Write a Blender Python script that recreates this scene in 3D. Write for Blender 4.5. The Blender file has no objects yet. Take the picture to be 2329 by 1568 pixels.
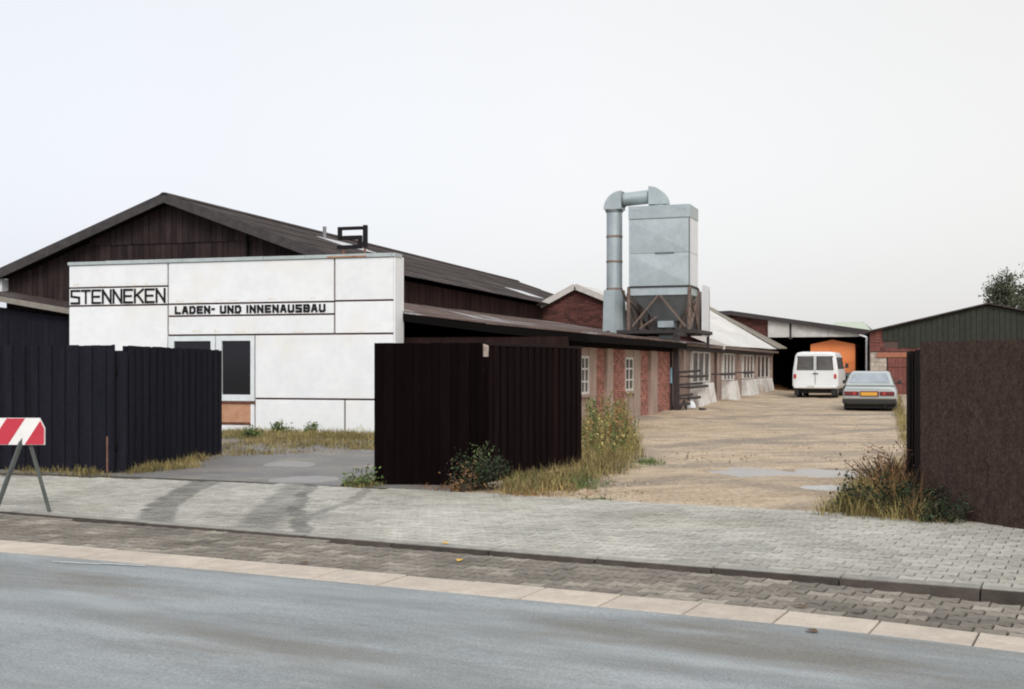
import bpy, math, random
from mathutils import Vector, Matrix, noise
random.seed(11)
R = math.radians
S = bpy.context.scene
C = S.collection

# ------------------------------------------------------------------ camera, sky, sun, exposure
EYE, F, CU, HV = 1.6, 2717.0, 1164.5, 835.0          # survey of the photograph: eye height, focal length, centre, horizon
cam_d = bpy.data.cameras.new('camera'); cam = bpy.data.objects.new('camera', cam_d); C.objects.link(cam)
cam.location = (0, 0, EYE); cam.rotation_euler = (R(90), 0, 0)
cam_d.lens = 42; cam_d.sensor_width = 36; cam_d.shift_y = 51 / 2329
cam_d.clip_start = .1; cam_d.clip_end = 3000
S.camera = cam

SUN_EL, SUN_AZ = 42, 172                              # azimuth the veiled sun stands in: behind the camera, to the right
W = bpy.data.worlds.new('World'); S.world = W; W.use_nodes = True
nt = W.node_tree; nt.nodes.clear()
out = nt.nodes.new('ShaderNodeOutputWorld')
sky = nt.nodes.new('ShaderNodeTexSky'); sky.sky_type = 'NISHITA'; sky.sun_disc = False
sky.sun_elevation = R(SUN_EL); sky.sun_rotation = R(SUN_AZ); sky.dust_density = 4; sky.air_density = 1
b1 = nt.nodes.new('ShaderNodeBackground'); b1.inputs[1].default_value = .05
hs = nt.nodes.new('ShaderNodeHueSaturation'); hs.inputs['Saturation'].default_value = .25
nt.links.new(sky.outputs[0], hs.inputs['Color']); nt.links.new(hs.outputs[0], b1.inputs[0])
tc = nt.nodes.new('ShaderNodeTexCoord')
sep = nt.nodes.new('ShaderNodeSeparateXYZ'); nt.links.new(tc.outputs['Generated'], sep.inputs[0])
nz = nt.nodes.new('ShaderNodeTexNoise'); nz.inputs['Scale'].default_value = 2.2; nz.inputs['Detail'].default_value = 4
nt.links.new(tc.outputs['Generated'], nz.inputs['Vector'])
ma = nt.nodes.new('ShaderNodeMath'); ma.operation = 'MULTIPLY_ADD'; ma.inputs[1].default_value = .25; ma.inputs[2].default_value = -.125
nt.links.new(nz.outputs[0], ma.inputs[0])
mb_ = nt.nodes.new('ShaderNodeMath'); mb_.operation = 'ADD'
nt.links.new(sep.outputs[0], mb_.inputs[0]); nt.links.new(ma.outputs[0], mb_.inputs[1])
ramp = nt.nodes.new('ShaderNodeValToRGB')
mr = nt.nodes.new('ShaderNodeMapRange'); mr.inputs[1].default_value = -.6; mr.inputs[2].default_value = .6
nt.links.new(mb_.outputs[0], mr.inputs[0]); nt.links.new(mr.outputs[0], ramp.inputs[0])
e = ramp.color_ramp.elements
e[0].position = .12; e[0].color = (.87, .905, .99, 1)
e[1].position = .9; e[1].color = (.92, .90, .875, 1)
m_ = ramp.color_ramp.elements.new(.5); m_.color = (.945, .95, .96, 1)
b2 = nt.nodes.new('ShaderNodeBackground'); b2.inputs[1].default_value = .66
nt.links.new(ramp.outputs[0], b2.inputs[0])
ad = nt.nodes.new('ShaderNodeAddShader')
nt.links.new(b1.outputs[0], ad.inputs[0]); nt.links.new(b2.outputs[0], ad.inputs[1]); nt.links.new(ad.outputs[0], out.inputs[0])

sd = bpy.data.lights.new('sun', 'SUN'); sd.energy = 1.5; sd.angle = R(24); sd.color = (1, .97, .92)
so = bpy.data.objects.new('sun', sd); C.objects.link(so)
az = R(SUN_AZ)
sdir = Vector((math.sin(az) * math.cos(R(SUN_EL)), math.cos(az) * math.cos(R(SUN_EL)), math.sin(R(SUN_EL))))
so.rotation_euler = sdir.to_track_quat('Z', 'Y').to_euler(); so.location = (0, 0, 30)
S.view_settings.view_transform = 'Standard'; S.view_settings.look = 'None'
S.view_settings.exposure = .17; S.view_settings.gamma = 1; S.view_settings.use_curve_mapping = False
S.cycles.filter_width = 2.0

# ------------------------------------------------------------------ helpers
def at(u, v, Y): return Vector(((u - CU) / F * Y, Y, EYE - (v - HV) / F * Y))
def gr(u, v, z=0.0):
    Y = (EYE - z) * F / (v - HV); return Vector(((u - CU) / F * Y, Y, z))

class Fr:
    """A local frame on the ground: x along the front, y away, z up."""
    def __init__(s, O, ang=0.0):
        s.O = Vector((O[0], O[1], O[2] if len(O) > 2 else 0)); s.a = ang
        s.d = Vector((math.cos(ang), math.sin(ang), 0)); s.n = Vector((-math.sin(ang), math.cos(ang), 0))
    def __call__(s, x, y, z): return s.O + s.d * x + s.n * y + Vector((0, 0, z))
    def hit(s, u, v=HV, y=0.0):
        """where the line of sight (u, v) meets the vertical plane local y: (x, z)"""
        k = (u - CU) / F; o = s.O + s.n * y
        x = (k * o.y - o.x) / (s.d.x - k * s.d.y)
        Y = o.y + s.d.y * x
        return x, EYE - (v - HV) / F * Y - s.O.z
ID = Fr((0, 0, 0))

class MB:
    def __init__(s, fr=ID): s.v = []; s.f = []; s.t = []; s.fr = fr; s.tint = 0.5
    def vert(s, x, y, z): s.v.append(s.fr(x, y, z)); return len(s.v) - 1
    def face(s, idx): s.f.append(tuple(idx)); s.t.append(s.tint)
    def poly(s, pts): s.face([s.vert(*p) for p in pts])
    def box(s, x0, x1, y0, y1, z0, z1):
        i = [s.vert(x, y, z) for z in (z0, z1) for x, y in ((x0, y0), (x1, y0), (x1, y1), (x0, y1))]
        for f in ((3, 2, 1, 0), (4, 5, 6, 7), (0, 1, 5, 4), (1, 2, 6, 5), (2, 3, 7, 6), (3, 0, 4, 7)): s.face([i[k] for k in f])
    def hexa(s, P):
        """eight points: bottom four anticlockwise, then the top four"""
        i = [s.vert(*p) for p in P]
        for f in ((3, 2, 1, 0), (4, 5, 6, 7), (0, 1, 5, 4), (1, 2, 6, 5), (2, 3, 7, 6), (3, 0, 4, 7)): s.face([i[k] for k in f])
    def slab(s, pts, off):
        """a polygon given thickness: pts and the same pts moved by off"""
        n = len(pts); a = [s.vert(*p) for p in pts]; b = [s.vert(p[0] + off[0], p[1] + off[1], p[2] + off[2]) for p in pts]
        s.face(a[::-1]); s.face(b)
        for k in range(n): s.face([a[k], a[(k + 1) % n], b[(k + 1) % n], b[k]])
    def tube(s, p, q, r, n=12, r2=None, caps=True):
        p, q = Vector(p), Vector(q); r2 = r if r2 is None else r2
        ax = (q - p).normalized(); t = Vector((0, 0, 1)) if abs(ax.z) < .9 else Vector((1, 0, 0))
        x = ax.cross(t).normalized(); y = ax.cross(x)
        A, B = [], []
        for k in range(n):
            c, sn = math.cos(2 * math.pi * k / n), math.sin(2 * math.pi * k / n)
            A.append(s.vert(*(p + (x * c + y * sn) * r))); B.append(s.vert(*(q + (x * c + y * sn) * r2)))
        for k in range(n): s.face([A[k], B[k], B[(k + 1) % n], A[(k + 1) % n]])
        if caps: s.face(A); s.face(B[::-1])
    def bar(s, p, q, w, h=None, up=(0, 0, 1)):
        p, q = Vector(p), Vector(q); h = h or w; ax = (q - p).normalized(); up = Vector(up)
        if abs(ax.dot(up)) > .98: up = Vector((0, 1, 0))
        x = ax.cross(up).normalized() * (w / 2); y = x.cross(ax).normalized() * (h / 2)
        P = [p - x - y, p + x - y, p + x + y, p - x + y, q - x - y, q + x - y, q + x + y, q - x + y]
        s.hexa([tuple(k) for k in P])
    def loft(s, secs, cap=True):
        I = [[s.vert(*p) for p in sec] for sec in secs]; n = len(I[0])
        for a, b in zip(I, I[1:]):
            for k in range(n): s.face([a[k], a[(k + 1) % n], b[(k + 1) % n], b[k]])
        if cap: s.face(I[0][::-1]); s.face(I[-1])
    def build(s, name, mat, parent=None, label=None, kind=None, smooth=False, bevel=0, cat=None, group=None, sharp=40):
        off = Vector((0, 0, 0)); q = parent
        while q: off += q.location; q = q.parent
        base = Vector((0, 0, 0))
        if parent is None and kind is None and s.v:
            xs = [p.x for p in s.v]; ys = [p.y for p in s.v]; zs = [p.z for p in s.v]
            base = Vector(((min(xs) + max(xs)) / 2, (min(ys) + max(ys)) / 2, min(zs)))
        me = bpy.data.meshes.new(name)
        me.from_pydata([tuple(p - off - base) for p in s.v], [], s.f)
        if len(set(s.t)) > 1 or (s.t and s.t[0] != .5):
            at_ = me.attributes.new('tint', 'FLOAT', 'FACE'); at_.data.foreach_set('value', s.t)
        me.materials.append(mat)
        o = bpy.data.objects.new(name, me); C.objects.link(o); o.location = base
        if parent: o.parent = parent
        if smooth:
            me.polygons.foreach_set('use_smooth', [True] * len(me.polygons)); me.set_sharp_from_angle(angle=R(sharp))
        if bevel:
            bv = o.modifiers.new('bevel', 'BEVEL'); bv.width = bevel; bv.segments = 2; bv.limit_method = 'ANGLE'
        if label: o['label'] = label
        if cat: o['category'] = cat
        if group: o['group'] = group
        if kind: o['kind'] = kind
        return o

def thing(name, label, cat, loc, group=None):
    o = bpy.data.objects.new(name, None); C.objects.link(o); o.location = loc
    o['label'] = label; o['category'] = cat; o.empty_display_size = .3
    if group: o['group'] = group
    return o

def mat(name, col, rough=.8, col2=None, scale=4, detail=6, bump=0, bscale=30, metal=0, spec=.5, stretch=(1, 1, 1), tintamt=0, col3=None, scale3=.6, w3=(.45, .65), rand=0, rot=None, grain=None):
    """base colour: noise between col and col2, patches of col3, per-piece lightness from the tint attribute or object random"""
    m = bpy.data.materials.new(name); m.use_nodes = True; n = m.node_tree.nodes; L = m.node_tree.links
    p = n['Principled BSDF']; p.inputs['Roughness'].default_value = rough; p.inputs['Metallic'].default_value = metal
    p.inputs['Specular IOR Level'].default_value = spec
    g = n.new('ShaderNodeNewGeometry'); mp = n.new('ShaderNodeMapping'); mp.inputs['Scale'].default_value = stretch
    L.new(g.outputs['Position'], mp.inputs['Vector'])
    if rot is not None: mp.vector_type = 'TEXTURE'; mp.inputs['Rotation'].default_value = (0, 0, rot)
    cur = None
    if col2:
        t = n.new('ShaderNodeTexNoise'); t.inputs['Scale'].default_value = scale; t.inputs['Detail'].default_value = detail; t.inputs['Roughness'].default_value = .65
        L.new(mp.outputs[0], t.inputs['Vector'])
        r = n.new('ShaderNodeValToRGB'); r.color_ramp.elements[0].position = .32; r.color_ramp.elements[1].position = .68
        r.color_ramp.elements[0].color = (*col, 1); r.color_ramp.elements[1].color = (*col2, 1)
        L.new(t.outputs[0], r.inputs[0]); cur = r.outputs[0]
    else:
        c = n.new('ShaderNodeRGB'); c.outputs[0].default_value = (*col, 1); cur = c.outputs[0]
    if col3:
        t = n.new('ShaderNodeTexNoise'); t.inputs['Scale'].default_value = scale3; t.inputs['Detail'].default_value = 5; t.inputs['Roughness'].default_value = .6
        L.new(mp.outputs[0], t.inputs['Vector'])
        q = n.new('ShaderNodeMapRange'); q.inputs[1].default_value = w3[0]; q.inputs[2].default_value = w3[1]
        L.new(t.outputs[0], q.inputs[0])
        mx = n.new('ShaderNodeMix'); mx.data_type = 'RGBA'; L.new(q.outputs[0], mx.inputs[0]); L.new(cur, mx.inputs[6]); mx.inputs[7].default_value = (*col3, 1)
        cur = mx.outputs[2]
    if grain:
        t = n.new('ShaderNodeTexNoise'); t.inputs['Scale'].default_value = grain[0]; t.inputs['Detail'].default_value = 3; t.inputs['Roughness'].default_value = .7
        L.new(g.outputs['Position'], t.inputs['Vector'])
        q = n.new('ShaderNodeMapRange'); q.inputs[1].default_value = .3; q.inputs[2].default_value = .7; q.inputs[3].default_value = 1 - grain[1]; q.inputs[4].default_value = 1 + grain[1]
        L.new(t.outputs[0], q.inputs[0])
        vm = n.new('ShaderNodeVectorMath'); vm.operation = 'SCALE'; L.new(cur, vm.inputs[0]); L.new(q.outputs[0], vm.inputs['Scale']); cur = vm.outputs[0]
    if tintamt or rand:
        if tintamt:
            a = n.new('ShaderNodeAttribute'); a.attribute_name = 'tint'; src = a.outputs['Fac']; amt = tintamt
        else:
            a = n.new('ShaderNodeObjectInfo'); src = a.outputs['Random']; amt = rand
        q = n.new('ShaderNodeMapRange'); q.inputs[1].default_value = 0; q.inputs[2].default_value = 1
        q.inputs[3].default_value = 1 - amt; q.inputs[4].default_value = 1 + amt; q.clamp = False
        L.new(src, q.inputs[0])
        vm = n.new('ShaderNodeVectorMath'); vm.operation = 'SCALE'; L.new(cur, vm.inputs[0]); L.new(q.outputs[0], vm.inputs['Scale']); cur = vm.outputs[0]
    L.new(cur, p.inputs['Base Color'])
    if bump:
        t = n.new('ShaderNodeTexNoise'); t.inputs['Scale'].default_value = bscale; t.inputs['Detail'].default_value = 4
        L.new(mp.outputs[0], t.inputs['Vector'])
        bp = n.new('ShaderNodeBump'); bp.inputs['Strength'].default_value = bump; bp.inputs['Distance'].default_value = .02
        L.new(t.outputs[0], bp.inputs['Height']); L.new(bp.outputs[0], p.inputs['Normal'])
    return m

M = {}
M['asphalt'] = mat('road asphalt', (.195, .22, .23), .6, (.345, .37, .377), 2.1, 15, .6, 160, stretch=(3.6, 1, 1), rot=-R(26), col3=(.17, .165, .145), scale3=1.0, w3=(.46, .66), grain=(70, .34))
M['drive'] = mat('yard asphalt', (.14, .135, .135), .6, (.22, .21, .2), 1.2, 8, .8, 60, col3=(.28, .25, .2), scale3=.8, w3=(.52, .7), grain=(16, .2))
M['paver'] = mat('grey concrete paver', (.33, .322, .287), .85, (.45, .44, .395), 9, 6, .4, 90, tintamt=.8, col3=(.275, .262, .22), scale3=.45, w3=(.47, .72), grain=(30, .14))
M['lane_paver'] = mat('brown grey paver', (.165, .147, .122), .88, (.255, .23, .195), 6, 8, .4, 90, tintamt=.5, col3=(.235, .21, .178), scale3=.9, w3=(.45, .65), grain=(22, .22), spec=.3)
M['joint'] = mat('paver joint sand', (.11, .10, .075), .95, (.06, .055, .04), 8)
M['gutter'] = mat('pale gutter concrete', (.42, .365, .30), .85, (.54, .475, .40), 5, 7, .4, 80, rand=.07, col3=(.42, .36, .31), scale3=2, w3=(.5, .8), grain=(30, .10))
M['kerb'] = mat('kerb concrete', (.22, .215, .19), .85, (.33, .32, .285), 6, 6, .5, 60, rand=.12)
M['edging'] = mat('dark grimy edging stone', (.045, .037, .031), .9, (.075, .062, .053), 6, 6, .5, 60, rand=.2, spec=.2)
M['sand'] = mat('sandy yard', (.295, .222, .15), .95, (.51, .405, .29), 1.9, 15, 1.0, 14, stretch=(1.7, .9, 1), rot=R(15), col3=(.225, .19, .15), scale3=.5, w3=(.48, .64), grain=(14, .36))
M['soil'] = mat('rough ground', (.16, .14, .07), .95, (.25, .21, .10), 1.1, 8, .8, 15, col3=(.10, .12, .04), scale3=.4)
M['wet'] = mat('wet asphalt film', (.13, .125, .125), .32, (.20, .195, .19), 3, 6, .3, 40, spec=.5)
M['wetsand'] = mat('shallow muddy water', (.26, .235, .21), .28, (.33, .305, .28), 2, 6, .15, 10, spec=.6)
M['puddle'] = mat('puddle water', (.12, .11, .10), .04, spec=.6)
M['white'] = mat('white facade panel', (.74, .755, .77), .6, (.82, .83, .84), 1.6, 8, .1, 30, rand=.02, col3=(.75, .725, .66), scale3=.75, w3=(.52, .78), grain=(6, .03))
M['coping'] = mat('zinc coping', (.38, .43, .43), .5, (.48, .53, .53), 4, metal=.2)
M['batten'] = mat('dark brown joint strip', (.06, .033, .026), .8, (.15, .08, .055), 5)
M['letter'] = mat('black sign letter', (.013, .011, .013), .6, spec=.15)
M['stain'] = mat('rust stain', (.25, .07, .03), .8, (.45, .25, .13), 6)
M['rustpanel'] = mat('rusted brown panel', (.40, .19, .105), .8, (.50, .29, .18), 5, 7, .3, 40)
M['rustdark'] = mat('dark rust', (.07, .03, .022), .9, (.16, .06, .035), 9)
M['wframe'] = mat('pale window frame', (.62, .66, .67), .5, (.72, .76, .77), 6)
M['oldframe'] = mat('old white window frame', (.52, .49, .44), .7, (.66, .64, .60), 9)
M['glass'] = mat('dark window glass', (.012, .012, .016), .08, spec=.35)
M['pane'] = mat('dusty window pane', (.022, .020, .020), .3, (.05, .046, .044), 3, spec=.25)
M['board'] = mat('dark stained board', (.022, .0145, .0155), .85, (.044, .029, .029), 7, 7, .4, 40, stretch=(1, 1, .12), rand=.3, grain=(20, .2), spec=.15)
M['board_side'] = mat('dark stained wall board', (.020, .011, .010), .9, (.042, .022, .020), 6, 6, .3, 40, stretch=(1, 1, .15), tintamt=.3, spec=.1)
M['barge'] = mat('weathered bargeboard', (.042, .036, .038), .85, (.075, .067, .067), 5, spec=.2)
M['fence_blue'] = mat('blue black stained fence board', (.0105, .0105, .0165), .85, (.0155, .015, .022), 8, 6, .5, 50, stretch=(1, 1, .15), rand=.18, spec=.1, grain=(26, .25))
M['fence_black'] = mat('black tarred fence board', (.0038, .0018, .0022), .9, (.006, .003, .0034), 8, 6, .3, 50, stretch=(1, 1, .15), rand=.25, spec=.04)
M['fence_maroon'] = mat('brown black gate board', (.0058, .0026, .003), .9, (.011, .0055, .0058), 8, 6, .3, 50, stretch=(1, 1, .15), rand=.3, spec=.06)
M['fence_brown'] = mat('dark brown fence board', (.050, .033, .027), .9, (.082, .055, .045), 11, 10, .8, 70, stretch=(1, 1, .7), rand=.05, spec=.06, grain=(30, .4))
M['post'] = mat('dark post', (.011, .008, .009), .85, (.018, .013, .013), 8, spec=.1)
M['rustpost'] = mat('rusty steel', (.13, .065, .045), .85, (.22, .11, .07), 9)
M['roof'] = mat('weathered roof sheet', (.038, .029, .028), .95, (.068, .056, .053), 3, 9, .6, 25, rand=.2, col3=(.088, .077, .073), scale3=.8, w3=(.52, .72), grain=(14, .35), spec=.12)
M['lowroof'] = mat('brown roofing felt', (.082, .054, .046), .85, (.135, .096, .083), 2.2, 8, .5, 20, rand=.15, col3=(.33, .33, .335), scale3=.6, w3=(.56, .66), grain=(9, .3), spec=.3, stretch=(.7, 1, 1))  # pale grey patches paint wet reflections into the felt's colour
M['whiteroof'] = mat('pale roof sheet', (.50, .49, .47), .85, (.64, .63, .61), 3, rand=.08)
M['verge'] = mat('weathered pale verge board', (.42, .39, .36), .8, (.55, .52, .49), 5)
M['greyroof'] = mat('grey verge sheet', (.19, .17, .14), .85, (.27, .245, .21), 5)
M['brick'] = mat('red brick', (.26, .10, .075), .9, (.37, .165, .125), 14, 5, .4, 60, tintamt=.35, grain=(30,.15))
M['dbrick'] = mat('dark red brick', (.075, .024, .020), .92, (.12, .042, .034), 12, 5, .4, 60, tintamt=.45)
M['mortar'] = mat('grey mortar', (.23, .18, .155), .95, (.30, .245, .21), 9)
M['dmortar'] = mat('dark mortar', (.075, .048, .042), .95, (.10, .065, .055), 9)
M['concrete'] = mat('weathered concrete frame', (.27, .195, .158), .9, (.38, .285, .238), 4, 7, .4, 40, stretch=(1, 1, .5))
M['plaster'] = mat('faded pink plaster', (.22, .15, .13), .9, (.30, .22, .19), 4, 7, .3, 30)
M['wpaint'] = mat('white painted base', (.52, .50, .47), .85, (.74, .73, .71), 3, 8, .4, 20, col3=(.36, .28, .21), scale3=1.1, w3=(.52, .68))
M['block'] = mat('beige block', (.34, .29, .24), .9, (.43, .37, .31), 8, tintamt=.2)
M['metal'] = mat('galvanised sheet metal', (.36, .42, .44), .5, (.45, .51, .53), 2.0, 7, .06, 8, metal=.35, rand=.04, grain=(9, .05))
M['metal_pale'] = mat('pale lit-side sheet cladding', (.66, .68, .71), .5, (.73, .75, .77), 2, metal=.1)
M['hopper'] = mat('dull grey hopper sheet', (.15, .165, .17), .6, (.20, .215, .22), 3, metal=.3)
M['steel'] = mat('rusty brown steel', (.10, .07, .058), .8, (.19, .135, .11), 7)
M['dsteel'] = mat('dark steel', (.022, .018, .018), .7, (.04, .03, .03), 8)
M['black'] = mat('black timber and eave shade', (.006, .005, .005), .95, spec=.05)
M['shedwhite'] = mat('dirty white fascia sheet', (.42, .39, .37), .8, (.55, .53, .51), 2.5, 7, col3=(.22, .17, .15), scale3=1.1, w3=(.55, .8))
M['green'] = mat('dark green sheet cladding', (.028, .033, .026), .9, (.043, .046, .037), 5, rand=.08, spec=.15)
M['palegreen'] = mat('pale green sheet roof', (.40, .45, .36), .7, (.48, .52, .43), 4)
M['redgate'] = mat('faded red brown gate', (.14, .042, .032), .8, (.20, .07, .055), 7, rand=.15)
M['lintel'] = mat('orange brick lintel', (.36, .15, .09), .9, (.28, .10, .06), 9)
M['vanwhite'] = mat('white van paint', (.66, .68, .68), .35, (.72, .735, .735), 2, spec=.5)
M['rubber'] = mat('black rubber', (.015, .015, .015), .85)
M['trim'] = mat('black plastic trim', (.02, .019, .018), .6)
M['red_lens'] = mat('red light lens', (.42, .035, .03), .3)
M['dark_lens'] = mat('dark red light lens', (.13, .015, .015), .3)
M['amber'] = mat('amber lens', (.65, .27, .06), .3)
M['carpaint'] = mat('silver grey green car paint', (.42, .46, .455), .3, (.46, .50, .495), 2, metal=.2)
M['carglass'] = mat('car window glass', (.55, .60, .64), .07, (.38, .43, .47), 2.5, metal=.75)
M['vanglass'] = mat('van window glass', (.07, .068, .068), .12, (.13, .125, .12), 2.2, spec=.5)
M['plate'] = mat('yellow number plate', (.70, .38, .05), .5, (.62, .30, .03), 30)
M['wplate'] = mat('pale number plate', (.55, .53, .48), .5)
M['chrome'] = mat('dull chrome', (.30, .27, .22), .35, metal=.8)
M['tarp'] = mat('orange tarpaulin', (.86, .27, .085), .6, (.80, .23, .065), 1.2, 5, .2, 5)
M['barred'] = mat('red reflective band', (.55, .035, .06), .5, (.48, .025, .05), 6)
M['barwhite'] = mat('white reflective band', (.74, .72, .71), .5, (.82, .80, .79), 6)
M['barleg'] = mat('grey green painted steel leg', (.055, .065, .06), .6, (.09, .10, .09), 7)
M['bark'] = mat('bark', (.055, .04, .03), .95, (.09, .065, .05), 9)
M['leaf'] = mat('dark green foliage', (.016, .026, .014), .85, (.038, .052, .025), 3, tintamt=.7, spec=.2)
M['treeleaf'] = mat('tree foliage', (.045, .055, .032), .8, (.10, .11, .065), 2, tintamt=.6)
M['weed'] = mat('yellow green weeds', (.15, .13, .04), .85, (.33, .26, .10), 1.5, tintamt=.6)
M['grass'] = mat('autumn grass', (.13, .115, .04), .85, (.30, .225, .09), .9, tintamt=.6)
M['dryleaf'] = mat('russet dry foliage', (.17, .085, .035), .85, (.27, .15, .06), 2, tintamt=.5)
M['greenweed'] = mat('fresh green weeds', (.05, .095, .025), .8, (.12, .16, .045), 2, tintamt=.5)
M['yellowleaf'] = mat('yellow fallen leaf', (.55, .36, .06), .8)
M['paintline'] = mat('worn white road paint', (.46, .48, .48), .7, (.30, .32, .32), 14)
M['bluebottle'] = mat('blue painted steel', (.22, .38, .50), .5, (.30, .45, .56), 6)
M['sack'] = mat('white plastic sack', (.66, .69, .72), .5)
M['vent'] = mat('grey vent', (.2, .2, .21), .7)

# ------------------------------------------------------------------ the ground: street, lane, gutter, kerb, pavement, drive, yard
def sm(a, b, x): t = min(1, max(0, (x - a) / (b - a))); return t * t * (3 - 2 * t)
def quad(a, b, c):
    def f(X):
        Xc = max(-10, min(8, X)); return a + b * Xc + c * Xc * Xc + (X - Xc) * (b + 2 * c * Xc)
    return f
kerbY = quad(10.35, -.508, .0015)
gutT = quad(8.917, -.4936, -.0044)
gutB = quad(8.375, -.4778, -.0043)
backY = quad(14.95, -.545, -.0179)
def zroad(X): return -.026 - .012 * sm(-3, 1, X) - .072 * sm(1.7, 4.6, X)
def zyard(x, y): return .0075 * max(0, y - 22) if y < 60 else .285 + .003 * (y - 60)
def side(f, X):
    """unit vector across the street, away from the camera, at X on curve f"""
    s_ = (f(X + .05) - f(X - .05)) / .1; n_ = Vector((-s_, 1, 0)); return n_.normalized()

def strip(name, fa, fb, za, zb, mat_, x0=-40, x1=40, step=.5, kind='structure', rows=1):
    m = MB(); n = int((x1 - x0) / step); I = []
    for k in range(n + 1):
        X = x0 + k * step; row = []
        for r in range(rows + 1):
            t = r / rows; row.append(m.vert(X, fa(X) * (1 - t) + fb(X) * t, za(X) * (1 - t) + zb(X) * t))
        I.append(row)
    for k in range(n):
        for r in range(rows): m.face([I[k][r], I[k + 1][r], I[k + 1][r + 1], I[k][r + 1]])
    return m.build(name, mat_, kind=kind)

t = MB(); t.poly([(-900, -900, -.35), (900, -900, -.35), (900, 1500, -.35), (-900, 1500, -.35)])
t.build('ground', M['soil'], kind='structure')
# road: streaked asphalt, slightly cambered
m = MB(); I = []
for k in range(141):
    X = -35 + k * .5; row = []
    for r in range(13):
        tt = r / 12; y = gutB(X) * (1 - tt) + (gutB(X) - 11) * tt
        row.append(m.vert(X, y, zroad(X) + .012 + .05 * math.sin(math.pi * min(1, tt * 1.1)) * .6))
    I.append(row)
for k in range(140):
    for r in range(12): m.face([I[k][r], I[k][r + 1], I[k + 1][r + 1], I[k + 1][r]])
m.build('road', M['asphalt'], kind='structure', smooth=True)
strip('verge', lambda X: gutB(X) - 11, lambda X: gutB(X) - 60, zroad, zroad, M['soil'], -60, 60, 2)
strip('street_bed', gutB, lambda X: kerbY(X) - .02, lambda X: zroad(X) - .03, lambda X: zroad(X) - .03, M['joint'])

# gutter slabs
gut = strip('gutter', gutB, gutT, lambda X: zroad(X) - .006, lambda X: zroad(X) - .006, M['joint'])
X = -9.0
while X < 8.5:
    ln = .60
    dx = ln / math.sqrt(1 + .27); g_ = .006
    m = MB(); P = []
    n0, n1 = side(gutB, X + g_), side(gutB, X + dx - g_)
    w0 = (gutT(X) - gutB(X)) * .88 * .96; zt = .016 + random.uniform(-.003, .003)
    a = Vector((X + g_, gutB(X + g_), 0)); b = Vector((X + dx - g_, gutB(X + dx - g_), 0))
    for p in (a, b, b + n1 * w0, a + n0 * w0): P.append((p.x, p.y, zroad(p.x) - .02))
    P2 = [(p[0], p[1], zroad(p[0]) + zt) for p in P]
    m.hexa(P + P2); m.build('slab', M['gutter'], gut, bevel=.008); X += dx

# bone-shaped pavers laid in rows along a band between two curves
TRACKS = []
def track(pts): TRACKS.append([gr(u, v) for u, v in pts])
track([(478, 1090), (425, 1112), (370, 1145), (335, 1190)])
track([(500, 1092), (440, 1118), (390, 1152), (368, 1195)])
track([(700, 1098), (660, 1128), (615, 1165), (575, 1208)])
track([(722, 1098), (690, 1122), (672, 1158), (688, 1215)])
track([(838, 1112), (800, 1142), (700, 1175)])
def dist_track(x, y):
    best = 9
    for tr in TRACKS:
        for a, b in zip(tr, tr[1:]):
            ab = b - a; q = max(0, min(1, ((x - a.x) * ab.x + (y - a.y) * ab.y) / (ab.x ** 2 + ab.y ** 2)))
            best = min(best, math.hypot(x - a.x - ab.x * q, y - a.y - ab.y * q))
    return best

def bone(L=.2, Wd=.165, fl=.018):
    h, w = L / 2 - .0045, Wd / 2 - .0045
    return [(-h, -w - fl), (-h * .45, -w + fl), (h * .45, -w + fl), (h, -w - fl), (h, w + fl), (h * .45, w - fl), (-h * .45, w - fl), (-h, w + fl)]

def lay(parent, fa, fb, ztop, mat_, x0, x1, tintf, nmax, Ls=.2, Ws=.165, shape=None):
    shape = shape or bone(Ls, Ws)
    items = []
    # arc length along the middle curve
    X = x0; xs = []
    while X < x1:
        xs.append(X); X += Ls / math.sqrt(1 + ((fa(X + .05) - fa(X - .05)) / .1) ** 2)
    for j, X in enumerate(xs):
        n_ = side(fa, X); d_ = Vector((n_.y, -n_.x, 0))
        wid = (fb(X) - fa(X)) * n_.y
        r = 0
        while (r + .5) * Ws < wid - .02:
            sh = .5 if (r % 2) else 0
            c = Vector((X, fa(X), 0)) + n_ * ((r + .5) * Ws) + d_ * (sh * Ls)
            items.append((c, d_, n_)); r += 1
    items.sort(key=lambda i: i[0].x ** 2 + i[0].y ** 2 + (0 if abs(i[0].x / i[0].y) < .44 else 400))
    big = MB()
    for k, (c, d_, n_) in enumerate(items):
        m = MB() if k < nmax else big
        m.tint = tintf(c.x, c.y)
        dz = random.uniform(-.003, .003); tx, ty = random.uniform(-.012, .012), random.uniform(-.012, .012)
        T, B = [], []
        for (a, b) in shape:
            p = c + d_ * a * .97 + n_ * b * .97; q = c + d_ * a + n_ * b
            z = ztop(c.x) + dz + a * tx + b * ty
            T.append(m.vert(p.x, p.y, z)); B.append(m.vert(q.x, q.y, z - .012))
        m.face(T)
        for i in range(len(T)): m.face([B[i], B[(i + 1) % len(T)], T[(i + 1) % len(T)], T[i]])
        if k < nmax: m.build('paver', mat_, parent)
    big.build('far_pavers', mat_, parent, kind='stuff')

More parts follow.
